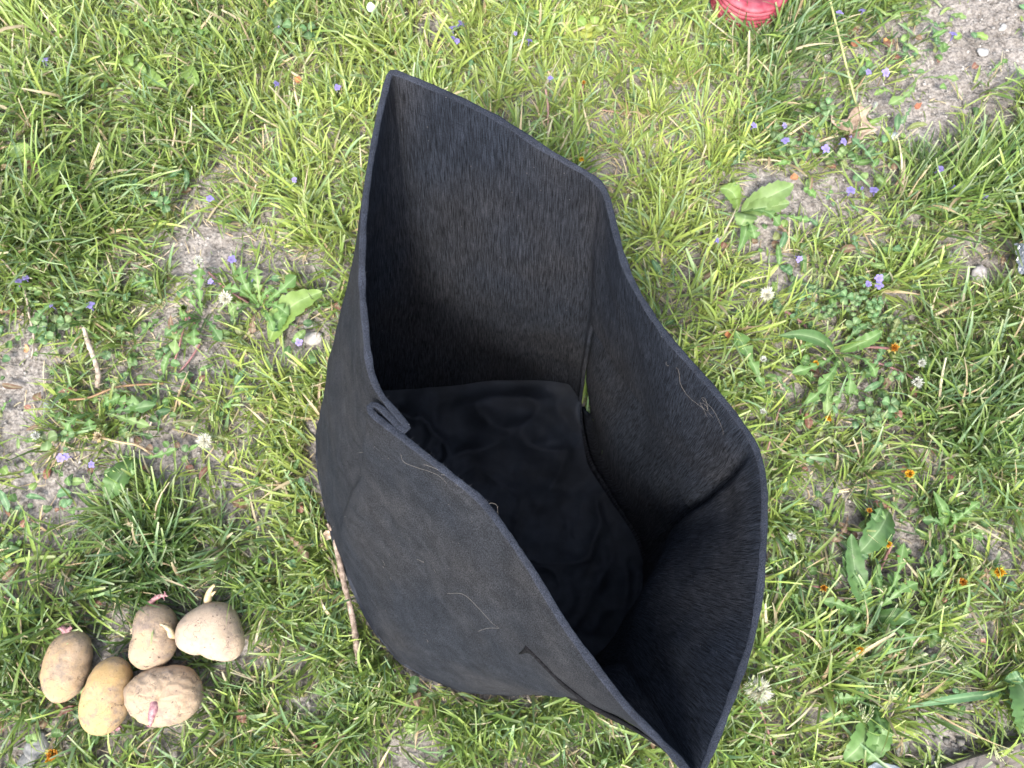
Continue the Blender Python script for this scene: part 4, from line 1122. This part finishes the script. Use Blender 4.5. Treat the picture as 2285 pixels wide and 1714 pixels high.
# ------------------------------------------------------------------ weathered board, scrap, black sack
def build_board():
    m, nt, b, out = new_mat('weathered_wood')
    tc = N(nt, 'ShaderNodeTexCoord'); mp = N(nt, 'ShaderNodeMapping'); mp.inputs['Scale'].default_value = (6, 160, 60)
    nt.links.new(tc.outputs['Object'], mp.inputs[0])
    nz = N(nt, 'ShaderNodeTexNoise', Scale=1.0, Detail=8.0, Roughness=.7, Distortion=.4); nt.links.new(mp.outputs[0], nz.inputs['Vector'])
    cr = N(nt, 'ShaderNodeValToRGB'); cr.color_ramp.elements[0].position = .34; cr.color_ramp.elements[1].position = .66
    cr.color_ramp.elements[0].color = (.055,.042,.034,1); cr.color_ramp.elements[1].color = (.165,.145,.13,1)
    nt.links.new(nz.outputs[0], cr.inputs[0]); nt.links.new(cr.outputs[0], b.inputs['Base Color']); b.inputs['Roughness'].default_value = .85
    bp = N(nt, 'ShaderNodeBump', Strength=.7, Distance=.0015); nt.links.new(nz.outputs[0], bp.inputs['Height']); nt.links.new(bp.outputs[0], b.inputs['Normal'])
    a = U(2000, 1738, .012); c = U(2285, 1648, .012); d = (c-a); d[2] = 0; L = 1.1; d /= np.linalg.norm(d)
    n = np.array([d[1], -d[0], 0])
    o = empty('garden_bed_edging', a-d*.06, 'weathered grey timber edging board at the bottom right corner', 'board')
    ang = math.atan2(d[1], d[0]); o.rotation_euler = (0, 0, ang)
    def plank(x0, x1, y0, y1, z0, z1, nm):
        nx, ny = 90, 8; V = []; r_ = np.random.default_rng(int(abs(y0)*1000))
        for i in range(nx+1):
            for j in range(ny+1):
                x = x0+(x1-x0)*i/nx; y = y0+(y1-y0)*j/ny
                e = .0016*(j in (0, ny)); w = .0012*mnoise.noise(Vector((x*14, y*4, z1*9)))
                V.append((x, y+(w*1.8 if j in (0, ny) else 0), z1-e+.0006*mnoise.noise(Vector((x*9, y*220, 3)))))
        k0 = len(V)
        F = [(i*(ny+1)+j, (i+1)*(ny+1)+j, (i+1)*(ny+1)+j+1, i*(ny+1)+j+1) for i in range(nx) for j in range(ny)]
        for i in range(nx+1):
            for j in (0, ny):
                v = V[i*(ny+1)+j]; V.append((v[0], v[1], z0))
        for i in range(nx):
            F.append((i*(ny+1), k0+i*2, k0+i*2+2, (i+1)*(ny+1))); F.append((i*(ny+1)+ny, (i+1)*(ny+1)+ny, k0+i*2+3, k0+i*2+1))
        F.append(tuple(list(range(0, ny+1))+[k0+1, k0])); F.append(tuple(list(range(nx*(ny+1)+ny, nx*(ny+1)-1, -1))+[k0+nx*2, k0+nx*2+1]))
        mesh_obj(nm, V, F, m, o, smooth=False)
    plank(0, L, -.038, 0, -.06, .012, 'board')
    plank(0, L, -.085, -.0395, -.06, .008, 'board')
build_board()
o = poly_leaf('plastic_scrap', [(1935,1708),(1950,1701),(1975,1702),(1998,1708),(2020,1718),(2030,1732),(1960,1740),(1930,1730)], .028, .003, simple_mat('pale_plastic', (.15,.175,.19), .5, .4), '', '')
tag(o, 'pale blue grey plastic scrap at the bottom edge by the board', 'scrap')

def build_sack():
    m = simple_mat('black_plastic', (.012,.014,.015), .28, .5, .3, 120, .3)
    c = U(2345, 500, 0.0)
    o = empty('black_plastic_sack', c, 'glossy black plastic sack cut off by the right edge', 'sack')
    K, J = 40, 64; V = []
    for i in range(K+1):
        ph = math.pi/2*i/K
        for j in range(J):
            t = 2*math.pi*j/J
            r = math.cos(ph)**.6; x, y, z = .052*r*math.cos(t), .100*r*math.sin(t), .055*math.sin(ph)
            q = Vector((x*34, y*34, z*34)); n = .006*mnoise.fractal(q, 1, 2, 3)+.004*abs(mnoise.noise(q*2.3))
            V.append((x*(1+n/.05), y*(1+n/.1), z+n*.7))
    F = [(i*J+j, i*J+(j+1) % J, (i+1)*J+(j+1) % J, (i+1)*J+j) for i in range(K) for j in range(J)]
    mesh_obj('sack_body', V, F, m, o)
    m2 = simple_mat('silver_label', (.085,.095,.11), .15, .9, .2, 90, .1)
    c2 = U(2283, 578, .035)-c; a = Acc(); r_ = np.random.default_rng(8)
    V = []; 
    for i in range(12):
        for j in range(12):
            x, y = (i/11-.5)*.020, (j/11-.5)*.045
            V.append((c2[0]+x, c2[1]+y, c2[2]+.003*mnoise.noise(Vector((x*260, y*150, 1)))+.0035*(abs((i*.7+j) % 3-1.5))*.6))
    F = [(i*12+j, (i+1)*12+j, (i+1)*12+j+1, i*12+j+1) for i in range(11) for j in range(11)]
    mesh_obj('crinkled_wrapper', V, F, m2, o, smooth=False)
build_sack()

# ------------------------------------------------------------------ stones
def stone(px, py, r, col, label, flat=.55, g='stones on the bare soil'):
    r_ = np.random.default_rng(int(px*7+py)); p = lift(px, py, 0.0)
    V = []; K, J = 8, 12
    for i in range(K+1):
        ph = -math.pi/2+math.pi*i/K
        for j in range(J):
            t = 2*math.pi*j/J; d = Vector((math.cos(ph)*math.cos(t), math.cos(ph)*math.sin(t), math.sin(ph)))
            k = 1+.35*mnoise.noise(d*1.3+Vector((px, py, 0)))+.1*mnoise.noise(d*4)
            V.append((d.x*r*k*1.15, d.y*r*k*.85, d.z*r*k*flat))
    F = [(i*J+j, i*J+(j+1) % J, (i+1)*J+(j+1) % J, (i+1)*J+j) for i in range(K) for j in range(J)]
    o = mesh_obj('stone', V, F, simple_mat('stone', col, .85, .3, .5, 400, .2, 150)); o.location = (p[0], p[1], p[2]+r*.3); o.rotation_euler = (0, 0, r_.uniform(0, 6))
    tag(o, label, 'stone', g)
for s_ in [(2197,113,.008,(.29,.285,.28),'white stone in orange dry grass at the top right edge'),(1991,305,.009,(.40,.44,.42),'pale greenish stone right of the dry brown leaf'),(2083,1418,.010,(.40,.38,.36),'grey speckled stone below the curled dandelion'),
           (2183,616,.014,(.34,.31,.30),'flat grey stone left of the black sack wrapper'),(1957,229,.005,(.30,.30,.29),'tiny white stone above the dry brown leaf'),(2074,1694,.008,(.36,.34,.33),'grey stone against the weathered board'),
           (700,758,.012,(.33,.31,.29),'grey stone beside the left bag wall'),(2118,575,.009,(.30,.29,.28),'pale broken stone left of the flat grey one'),(2240,60,.006,(.30,.29,.28),'small pale stone in the top right corner'),
           (690,725,.007,(.36,.35,.33),'small stone above the grey one by the bag wall'),(2008,1665,.010,(.30,.29,.26),'rounded clod of stone between the leaf tips and the board'),(2110,345,.007,(.30,.29,.28),'whitish stone above the blue purple flower in the tuft'),
           (103,905,.007,(.30,.30,.31),'blue grey stone under the long arched stalk'),(80,1668,.016,(.20,.20,.195),'pale speckled stone left of the orange tipped flower'),(55,1706,.014,(.20,.20,.20),'pale speckled stone at the bottom left corner'),(100,1712,.010,(.20,.20,.20),'pale speckled stone at the bottom edge below the orange tipped flower'),
           (1165,1680,.004,(.42,.34,.14),'small yellowish round pebble in the grass below the bag'),(2070,1495,.008,(.28,.20,.18),'reddish stone in the soil gap at lower right'),(1900,1475,.004,(.08,.02,.02),'tiny dark red seed on the grass below the yellow flower')]:
    stone(*s_)

# gravel crumbs on the soil
bare = [(2200,90,190,120,1),(2060,330,110,60,.8),(2230,280,70,70,.6),(20,930,90,100,.7),(60,1090,100,70,.6),(2230,40,150,95,1),(2060,235,150,90,1),(2120,150,130,100,1),(1985,100,70,55,.6),(2010,300,100,50,.9),(1850,440,130,70,.8),(1790,470,80,55,.9),(1905,530,70,45,.7),(1900,360,110,60,.5),
        (455,560,130,70,.85),(630,590,80,45,.75),(690,750,55,60,1),(15,850,70,130,1),(60,740,80,50,.5),(170,1085,85,55,1),(40,1120,90,110,.6),(350,1010,160,50,.45),(2190,610,75,55,.8),
        (2070,1470,75,45,.85),(2160,1610,150,55,1),(2090,1665,110,45,1),(2190,1440,80,50,.6),(520,1160,90,55,.6),(430,440,60,45,.6),(1430,205,90,28,.5),(1660,420,60,40,.5),(80,1680,70,45,.8),
        (20,230,60,40,.5),(480,800,90,60,.4),(1720,610,80,60,.5),(2140,560,80,50,.6),(560,1010,70,80,.3),(1560,165,70,60,.25),(1450,350,140,60,.25),(300,40,50,40,.2),(1840,120,80,60,.5)]
def zone(px, py, zs):
    v = np.zeros(np.shape(px))
    for cx, cy, rx, ry, w in zs:
        v = np.maximum(v, w*np.exp(-(((px-cx)/rx)**2+((py-cy)/ry)**2)**1.4))
    return v
def low(px, py, f, s):
    return (np.sin(px*f+s)*np.sin(py*f*1.13+s*2)+.6*np.sin(px*f*2.3+py*f*1.1+s*3)*np.sin(py*f*2.1-px*f+s))/1.6
X0, X1, Y0, Y1 = -1.0, 1.0, -.46, 1.0
def build_gravel():
    r_ = np.random.default_rng(12); n = 60000
    x = r_.uniform(X0, X1, n); y = r_.uniform(Y0, Y1, n); px, py = P(x, y)
    b = zone(px, py, bare); k = (r_.random(n) < .12+b*.9) & ~in_poly(x, y, baseP)
    x, y, px, py = x[k], y[k], px[k], py[k]; n = len(x)
    t = np.array([[1, 1, 1], [-1, -1, 1], [-1, 1, -1], [1, -1, -1]], float)
    oc = np.array([[1, 0, 0], [-1, 0, 0], [0, 1, 0], [0, -1, 0], [0, 0, 1], [0, 0, -1]], float)
    fo = np.array([[0, 2, 4], [2, 1, 4], [1, 3, 4], [3, 0, 4], [2, 0, 5], [1, 2, 5], [3, 1, 5], [0, 3, 5]])
    big = r_.random(n)**5; dark = zone(px, py, [(2130,1630,170,80,1)])
    s = (.0007+.0034*big)*(1+1.0*dark)
    V = oc[None]*s[:, None, None]*r_.uniform(.6, 1.3, (n, 6, 1)); V[:, :, 2] *= .7
    a = r_.uniform(0, 6.28, n); ca, sa = np.cos(a)[:, None], np.sin(a)[:, None]
    Vx = V[:, :, 0]*ca-V[:, :, 1]*sa; Vy = V[:, :, 0]*sa+V[:, :, 1]*ca
    V = np.stack([Vx+x[:, None], Vy+y[:, None], V[:, :, 2]+gh(x, y)[:, None]+s[:, None]*.35], -1)
    F = (fo[None]+np.arange(n)[:, None, None]*6).reshape(-1, 3)
    col = np.array([.29, .272, .255])[None]*r_.uniform(.55, 1.45, (n, 1)); col = col*(1-.5*dark[:, None])
    o = mesh_obj('soil_crumbs', V.reshape(-1, 3), F, M_dry, None, np.repeat(col, 6, axis=0), smooth=True)
    tag(o, 'loose grey soil crumbs and grit between the grass', 'soil crumbs', kind='stuff')
build_gravel()

# ------------------------------------------------------------------ grass
pot_foot = []
for c, rr, th, zc, hz in pots:
    pot_foot.append(np.array([c+r*.93*np.array([math.cos(t), math.sin(t)]) for t, r in zip(th, rr)]))
tubc = U(1663, 6, 0.0)+np.array([0, .002, 0])
yel_lit = [(1150,120,420,170,1),(700,350,160,260,.9),(1500,330,230,200,.95),(1450,560,150,180,.9),(620,1000,170,260,.8),(1650,720,180,150,.6),(300,150,260,130,.45),(1700,1000,120,120,.35),(1850,600,200,100,.4)]  # yellower tufts: sunlit parts of the lawn put into blade colour
deepz = [(300,1270,270,110,1),(330,1480,330,230,.7),(80,480,230,140,.2),(1730,90,120,90,1),(200,330,240,120,.3),(2150,950,230,170,.6),(2000,1150,250,200,.5),(1750,230,140,110,.7),(2080,430,150,90,.5),(1300,1650,300,90,.3),(850,1600,200,100,.35)]  # deeper green tufts; shade around the potatoes is put into blade colour
longz = [(70,480,240,120,1),(60,60,160,120,.7),(280,1250,240,90,.6),(1740,60,110,90,1),(2080,420,130,90,.8),(2240,430,90,160,.8),(2200,950,160,200,.6),(2000,1500,300,160,.8),(1650,1550,120,200,.5),(100,1350,130,120,.8),(60,300,160,120,.7),(1650,40,140,60,.5)]
weedz = [(330,920,240,150,.45),(580,690,130,90,.65),(430,700,80,90,.6),(1880,840,200,160,.6),(1980,1260,230,230,.65),(1690,480,120,100,.85),(1900,660,130,60,.5),(1950,1600,110,110,.4)]
strawz = [(450,540,210,80,1),(600,570,120,80,.8),(1600,300,180,110,.7),(1400,230,200,80,.4),(2150,90,120,100,.5),(2180,690,110,60,.7),(300,350,200,140,.3),(150,800,160,160,.5),(600,1130,150,70,.4),(2150,1600,140,100,.5)]
# mean lie of the blades (photo direction, weight)
flow = [(60,490,260,150,(.9,-.15)),(60,330,200,120,(.75,.65)),(100,60,220,140,(-.45,-.9)),(90,1330,200,110,(.9,.3)),(300,1260,220,90,(.8,-.5)),(1150,200,500,200,(-.15,-1)),(1720,90,140,110,(.5,-.85)),(1650,560,250,150,(.3,-.7)),
        (1730,250,140,60,(.98,-.1)),(2120,430,150,110,(.35,-.9)),(2180,950,180,200,(-.45,-.85)),(1720,1500,160,200,(-.3,-.9)),(2000,1500,200,150,(.6,-.5)),(650,450,150,250,(-.3,-.9)),(560,1050,150,200,(.4,-.4)),(80,760,150,120,(.8,.5))]
def build_blades(name, n_t, per, seedv, L_rng, w_rng, tri=True, dry=0.0, z_off=0.0, flat=0.0, label='', use_mask=True, ring=False):
    r_ = np.random.default_rng(seedv)
    tx = r_.uniform(X0, X1, n_t); ty = r_.uniform(Y0, Y1, n_t)
    if ring:
        pj = baseP[r_.integers(0, NP, n_t)]; q = cb+(pj-cb)*r_.uniform(1.03, 1.16, n_t)[:, None]; tx, ty = q[:, 0], q[:, 1]
    if not ring:                     # thinner lawn well outside the picture
        m_ = int(n_t*.16); ex = r_.uniform(-1.25, 1.25, m_*3); ey = r_.uniform(-.62, 1.25, m_*3)
        ok = (ex < X0) | (ex > X1) | (ey < Y0) | (ey > Y1); tx = np.r_[tx, ex[ok]]; ty = np.r_[ty, ey[ok]]; n_t = len(tx)
    tpx, tpy = P(tx, ty)
    cnt = r_.integers(per[0], per[1], n_t)
    if use_mask:
        pr = (1-zone(tpx, tpy, bare)*.97)*(1-.9*zone(tpx, tpy, weedz))*(1 if not dry else .35+.9*zone(tpx, tpy, strawz)+.25*zone(tpx, tpy, yel_lit))
        pr *= np.clip(.86+.35*low(tpx, tpy, .019, 1.0), .3, 1)
        k = r_.random(n_t) < pr; tx, ty, tpx, tpy, cnt = tx[k], ty[k], tpx[k], tpy[k], cnt[k]
    n_t = len(tx)
    # tuft traits
    tl = 1.04+.95*zone(tpx, tpy, longz)+r_.normal(0, .14, n_t)
    hue = .60+.50*zone(tpx, tpy, yel_lit)-.55*zone(tpx, tpy, deepz)+r_.normal(0, .20, n_t)
    tb = r_.uniform(.8, 1.22, n_t)
    fx = r_.normal(0, .35, n_t); fy = r_.normal(0, .35, n_t)
    for cx, cy, rx, ry, d in flow:
        w = np.exp(-(((tpx-cx)/rx)**2+((tpy-cy)/ry)**2)**1.3); fx += d[0]*w*1.0; fy += -d[1]*w*1.0*.7
    tid = np.repeat(np.arange(n_t), cnt); N_ = len(tid)
    an0 = r_.uniform(0, 2*np.pi, N_); rad = np.abs(r_.normal(0, .013, N_))
    x = tx[tid]+rad*np.cos(an0); y = ty[tid]+rad*np.sin(an0)
    dx = np.cos(an0)*.8+fx[tid]+r_.normal(0, .35, N_); dy = np.sin(an0)*.8+fy[tid]+r_.normal(0, .35, N_)
    ox, oy = x-cb[0], y-cb[1]; ol = np.hypot(ox, oy); nearb = in_poly(x, y, cb+(baseP-cb)*1.22)
    dx = dx+nearb*ox/ol*.8; dy = dy+nearb*oy/ol*.8
    k = ~in_poly(x, y, baseC2) & (np.hypot(x-tubc[0], y-tubc[1]) > .068)
    for f in pot_foot: k &= ~in_poly(x, y, f)
    bx = x*np.cos(0)-0; 
    x, y, dx, dy, tid = x[k], y[k], dx[k], dy[k], tid[k]; N_ = len(x)
    mag = np.hypot(dx, dy); az = np.arctan2(dy, dx)
    L = r_.uniform(*L_rng, N_)*np.clip(tl[tid], .5, 2.2)*r_.uniform(.7, 1.15, N_)
    near = np.zeros(N_)
    for c, rr, th, zc, hz in pots:
        d_ = np.hypot(x-c[0], y-c[1]); near = np.maximum(near, np.clip(1-(d_-.03)/.04, 0, 1))
    L *= 1-.45*near
    bz = zone(*P(x, y), bare) if use_mask else np.zeros(N_)
    L *= 1-.62*bz
    L *= 1-.38*(zone(*P(x, y), weedz) if use_mask else 0)
    w = r_.uniform(*w_rng, N_)*(.8+.3*(L/L.mean()).clip(.5, 1.6)); broad = r_.random(N_) < .05; w[broad] *= 1.5
    th0 = np.clip(.15+.42*mag+r_.normal(0, .18, N_), .05, 1.25)+flat; kap = np.abs(r_.normal(.55, .35, N_))
    kink = (r_.random(N_) < .09)*r_.uniform(.5, 1.2, N_); kz = r_.uniform(.35, .75, N_)
    S = 5; ts = np.linspace(0, 1, S+1); m = 3 if tri else 2
    pos = np.zeros((N_, S+1, 3)); pos[:, 0] = np.stack([x, y, gh(x, y)-.001+z_off], -1)
    aw = r_.normal(0, .5, N_); tw = r_.normal(0, .9, N_)
    tang = np.zeros((N_, S+1, 3))
    for i in range(S+1):
        t = ts[i]; th = np.minimum(th0+kap*t+kink*(t > kz), 1.95 if not flat else 1.65); a = az+aw*t
        tang[:, i] = np.stack([np.sin(th)*np.cos(a), np.sin(th)*np.sin(a), np.cos(th)], -1)
        if i: pos[:, i] = pos[:, i-1]+(tang[:, i-1]+tang[:, i])/2*(L/S)[:, None]
    inb = np.zeros(N_, bool)
    for q_ in (2, 4, 5):
        inb |= in_poly(pos[:, q_, 0], pos[:, q_, 1], baseC3a) | (in_poly(pos[:, q_, 0], pos[:, q_, 1], baseC3) & ((pos[:, q_, 0] > .09) | (pos[:, q_, 1] > cb[1]+.09)))
    kk = ~(inb | (r_.random(N_) < bz*.85))
    pos, tang, w, az, tw, tid = pos[kk], tang[kk], w[kk], az[kk], tw[kk], tid[kk]; N_ = int(kk.sum())
    g_ = gh(pos[..., 0], pos[..., 1])+.0012; pos[..., 2] = np.maximum(pos[..., 2], g_)
    hor = np.stack([-np.sin(az), np.cos(az), np.zeros(N_)], -1)[:, None, :]*np.ones((1, S+1, 1))
    nrm = np.cross(tang, hor); ang = (tw[:, None]*ts[None, :]+r_.normal(0, .45, N_)[:, None])[..., None]
    side = hor*np.cos(ang)+nrm*np.sin(ang); nn = np.cross(tang, side)
    cut = r_.random(N_) < (.5 if not dry else .25)
    prof = np.where(cut[:, None], np.array([.75, .95, 1, .95, .85, .55])[None], np.array([.7, .95, 1, .85, .52, .05])[None])
    hw = (w/2)[:, None]*prof
    if tri:
        V = np.stack([pos-side*hw[..., None], pos-nn*hw[..., None]*.35, pos+side*hw[..., None]], 2)
    else: V = np.stack([pos-side*hw[..., None], pos+side*hw[..., None]], 2)
    # colour
    h = np.clip(hue[tid]+r_.normal(0, .13, N_), 0, 1.15)[:, None]
    deep = np.array([.058, .115, .030]); mid = np.array([.15, .225, .050]); lime = np.array([.265, .335, .078])
    c = np.where(h < .5, deep+(mid-deep)*h*2, mid+(lime-mid)*(h-.5)*2)
    blu = (r_.random(N_) < .16)[:, None]; c = np.where(blu, c*.35+np.array([.14, .23, .13])*.75, c)
    c = c*r_.uniform(.78, 1.25, (N_, 1))*tb[tid][:, None]
    straw = np.array([.46, .39, .26]); isd = (r_.random(N_) < (dry if dry else .06))[:, None]
    sc = straw[None]*r_.uniform(.55, 1.25, (N_, 1))*np.array([1, 1, 1])[None]+r_.uniform(-.02, .05, (N_, 1))*np.array([1, -.2, -.6])[None]
    c = np.where(isd, sc, c)
    Cc = np.repeat(c[:, None, :], S+1, 1)
    # bleached foot, pale cut tip
    foot = np.array([.38, .34, .16]); fw = np.array([.5, .22, .05, 0, 0, 0])[None, :, None]; Cc = Cc*(1-fw)+foot*fw
    tip = np.array([.46, .48, .30]); tw_ = (np.array([0, 0, 0, 0, .08, .55])[None, :]*(cut | (r_.random(N_) < .25))[:, None])[..., None]; Cc = Cc*(1-tw_)+tip*tw_
    Cc = np.repeat(Cc[:, :, None, :], m, 2)
    if tri: Cc[:, :, 1] *= 1.12
    Cc = np.clip(Cc, .01, .8)
    b0 = (np.arange(N_)*(S+1)*m)[:, None, None]
    ii = (np.arange(S)*m)[None, :, None]; jj = np.arange(m-1)[None, None, :]
    q = b0+ii+jj; F = np.stack([q, q+1, q+m+1, q+m], -1).reshape(-1, 4)
    o = mesh_obj(name, V.reshape(-1, 3), F, M_dry if dry > .8 else M_grass, None, Cc.reshape(-1, 3))
    tag(o, label, 'grass', kind='stuff'); return N_
cb = baseP.mean(axis=0); baseC2 = cb+(baseP-cb)*1.005; baseC3 = cb+(baseP-cb)*1.06; baseC3a = cb+(baseP-cb)*1.003
nb = 0
nb += build_blades('grass', 5600, (11, 25), 21, (.034, .070), (.0015, .0035), True, 0, 0, 0, 'short mown lawn grass in uneven green tufts')
nb += build_blades('dry_grass', 5200, (5, 13), 33, (.018, .050), (.0006, .0019), False, .93, .001, .75, 'dry straw coloured thatch lying between the green tufts')
nb += build_blades('fine_grass', 2600, (9, 20), 47, (.016, .040), (.0008, .0016), False, 0, 0, .1, 'fine thin grass filling between the broader blades')
nb += build_blades('sparse_grass', 330, (4, 11), 55, (.02, .05), (.0011, .0022), True, .25, 0, .1, 'thin stray grass blades over the bare soil', use_mask=False)

nb += build_blades('bag_side_grass', 330, (6, 13), 61, (.026, .055), (.0015, .0034), True, .12, 0, .1, 'grass blades pushed outwards around the foot of the bag', use_mask=False, ring=True)

# small round and scalloped leaves of ground cover
def build_cover():
    r_ = np.random.default_rng(77); a = Acc()
    zs = [(2020,90,160,80,.8),(1880,340,130,60,1),(1940,370,90,40,1),(1760,300,90,60,.9),(150,690,170,70,.8),(60,740,80,60,.7),(180,1090,120,60,.7),(60,1190,90,100,.9),(470,1010,90,50,.6),(380,760,90,70,.6),(2210,460,80,50,.8),(1040,70,90,40,.5),
          (1800,600,200,120,.45),(1900,900,180,140,.6),(1950,1300,230,230,.6),(560,720,130,70,.5),(330,900,240,120,.7),(1650,480,80,60,.5),(150,150,90,70,.3),(2120,1560,140,80,.3),(100,1600,120,90,.5),(650,1270,120,120,.25)]
    n = 0
    while n < 1250:
        x = r_.uniform(X0+.1, X1-.1); y = r_.uniform(Y0+.1, Y1-.15); px, py = P(x, y)
        if r_.random() > zone(np.array(px), np.array(py), zs)*.95+.05: continue
        if in_poly(np.array([x]), np.array([y]), baseC2)[0] or any(in_poly(np.array([x]), np.array([y]), f)[0] for f in pot_foot): continue
        n += 1
        kind = r_.choice(['round', 'oval', 'lance', 'dandelion'], p=[.5, .2, .15, .15])
        L = {'round': r_.uniform(.006, .014), 'oval': r_.uniform(.012, .024), 'lance': r_.uniform(.015, .035), 'dandelion': r_.uniform(.025, .055)}[kind]
        wd = L*{'round': 1.05, 'oval': .55, 'lance': .28, 'dandelion': .3}[kind]; an = r_.uniform(0, 6.28); z = gh(x, y)+r_.uniform(.004, .024)
        p0 = np.array([x, y, z]); p1 = p0+np.array([math.cos(an), math.sin(an), r_.uniform(-.25, .35)])*L
        V, F, C = leaf_geo(p0, p1, wd, kind, .12*L, n)
        if kind != 'dandelion':
            pass
        tone = r_.choice(['mid', 'deep', 'blue', 'pale', 'lime', 'olive', 'brown', 'red'], p=[.26, .2, .16, .1, .06, .08, .08, .06])
        a.add(V, F, leaf_colors(C, np.array(GREEN[tone])*r_.uniform(.75, 1.25)))
    o = a.obj('ground_cover', M_leaf); tag(o, 'small weed leaves and ground ivy creeping through the lawn', 'weeds', kind='stuff')
build_cover()
print('blades', nb)
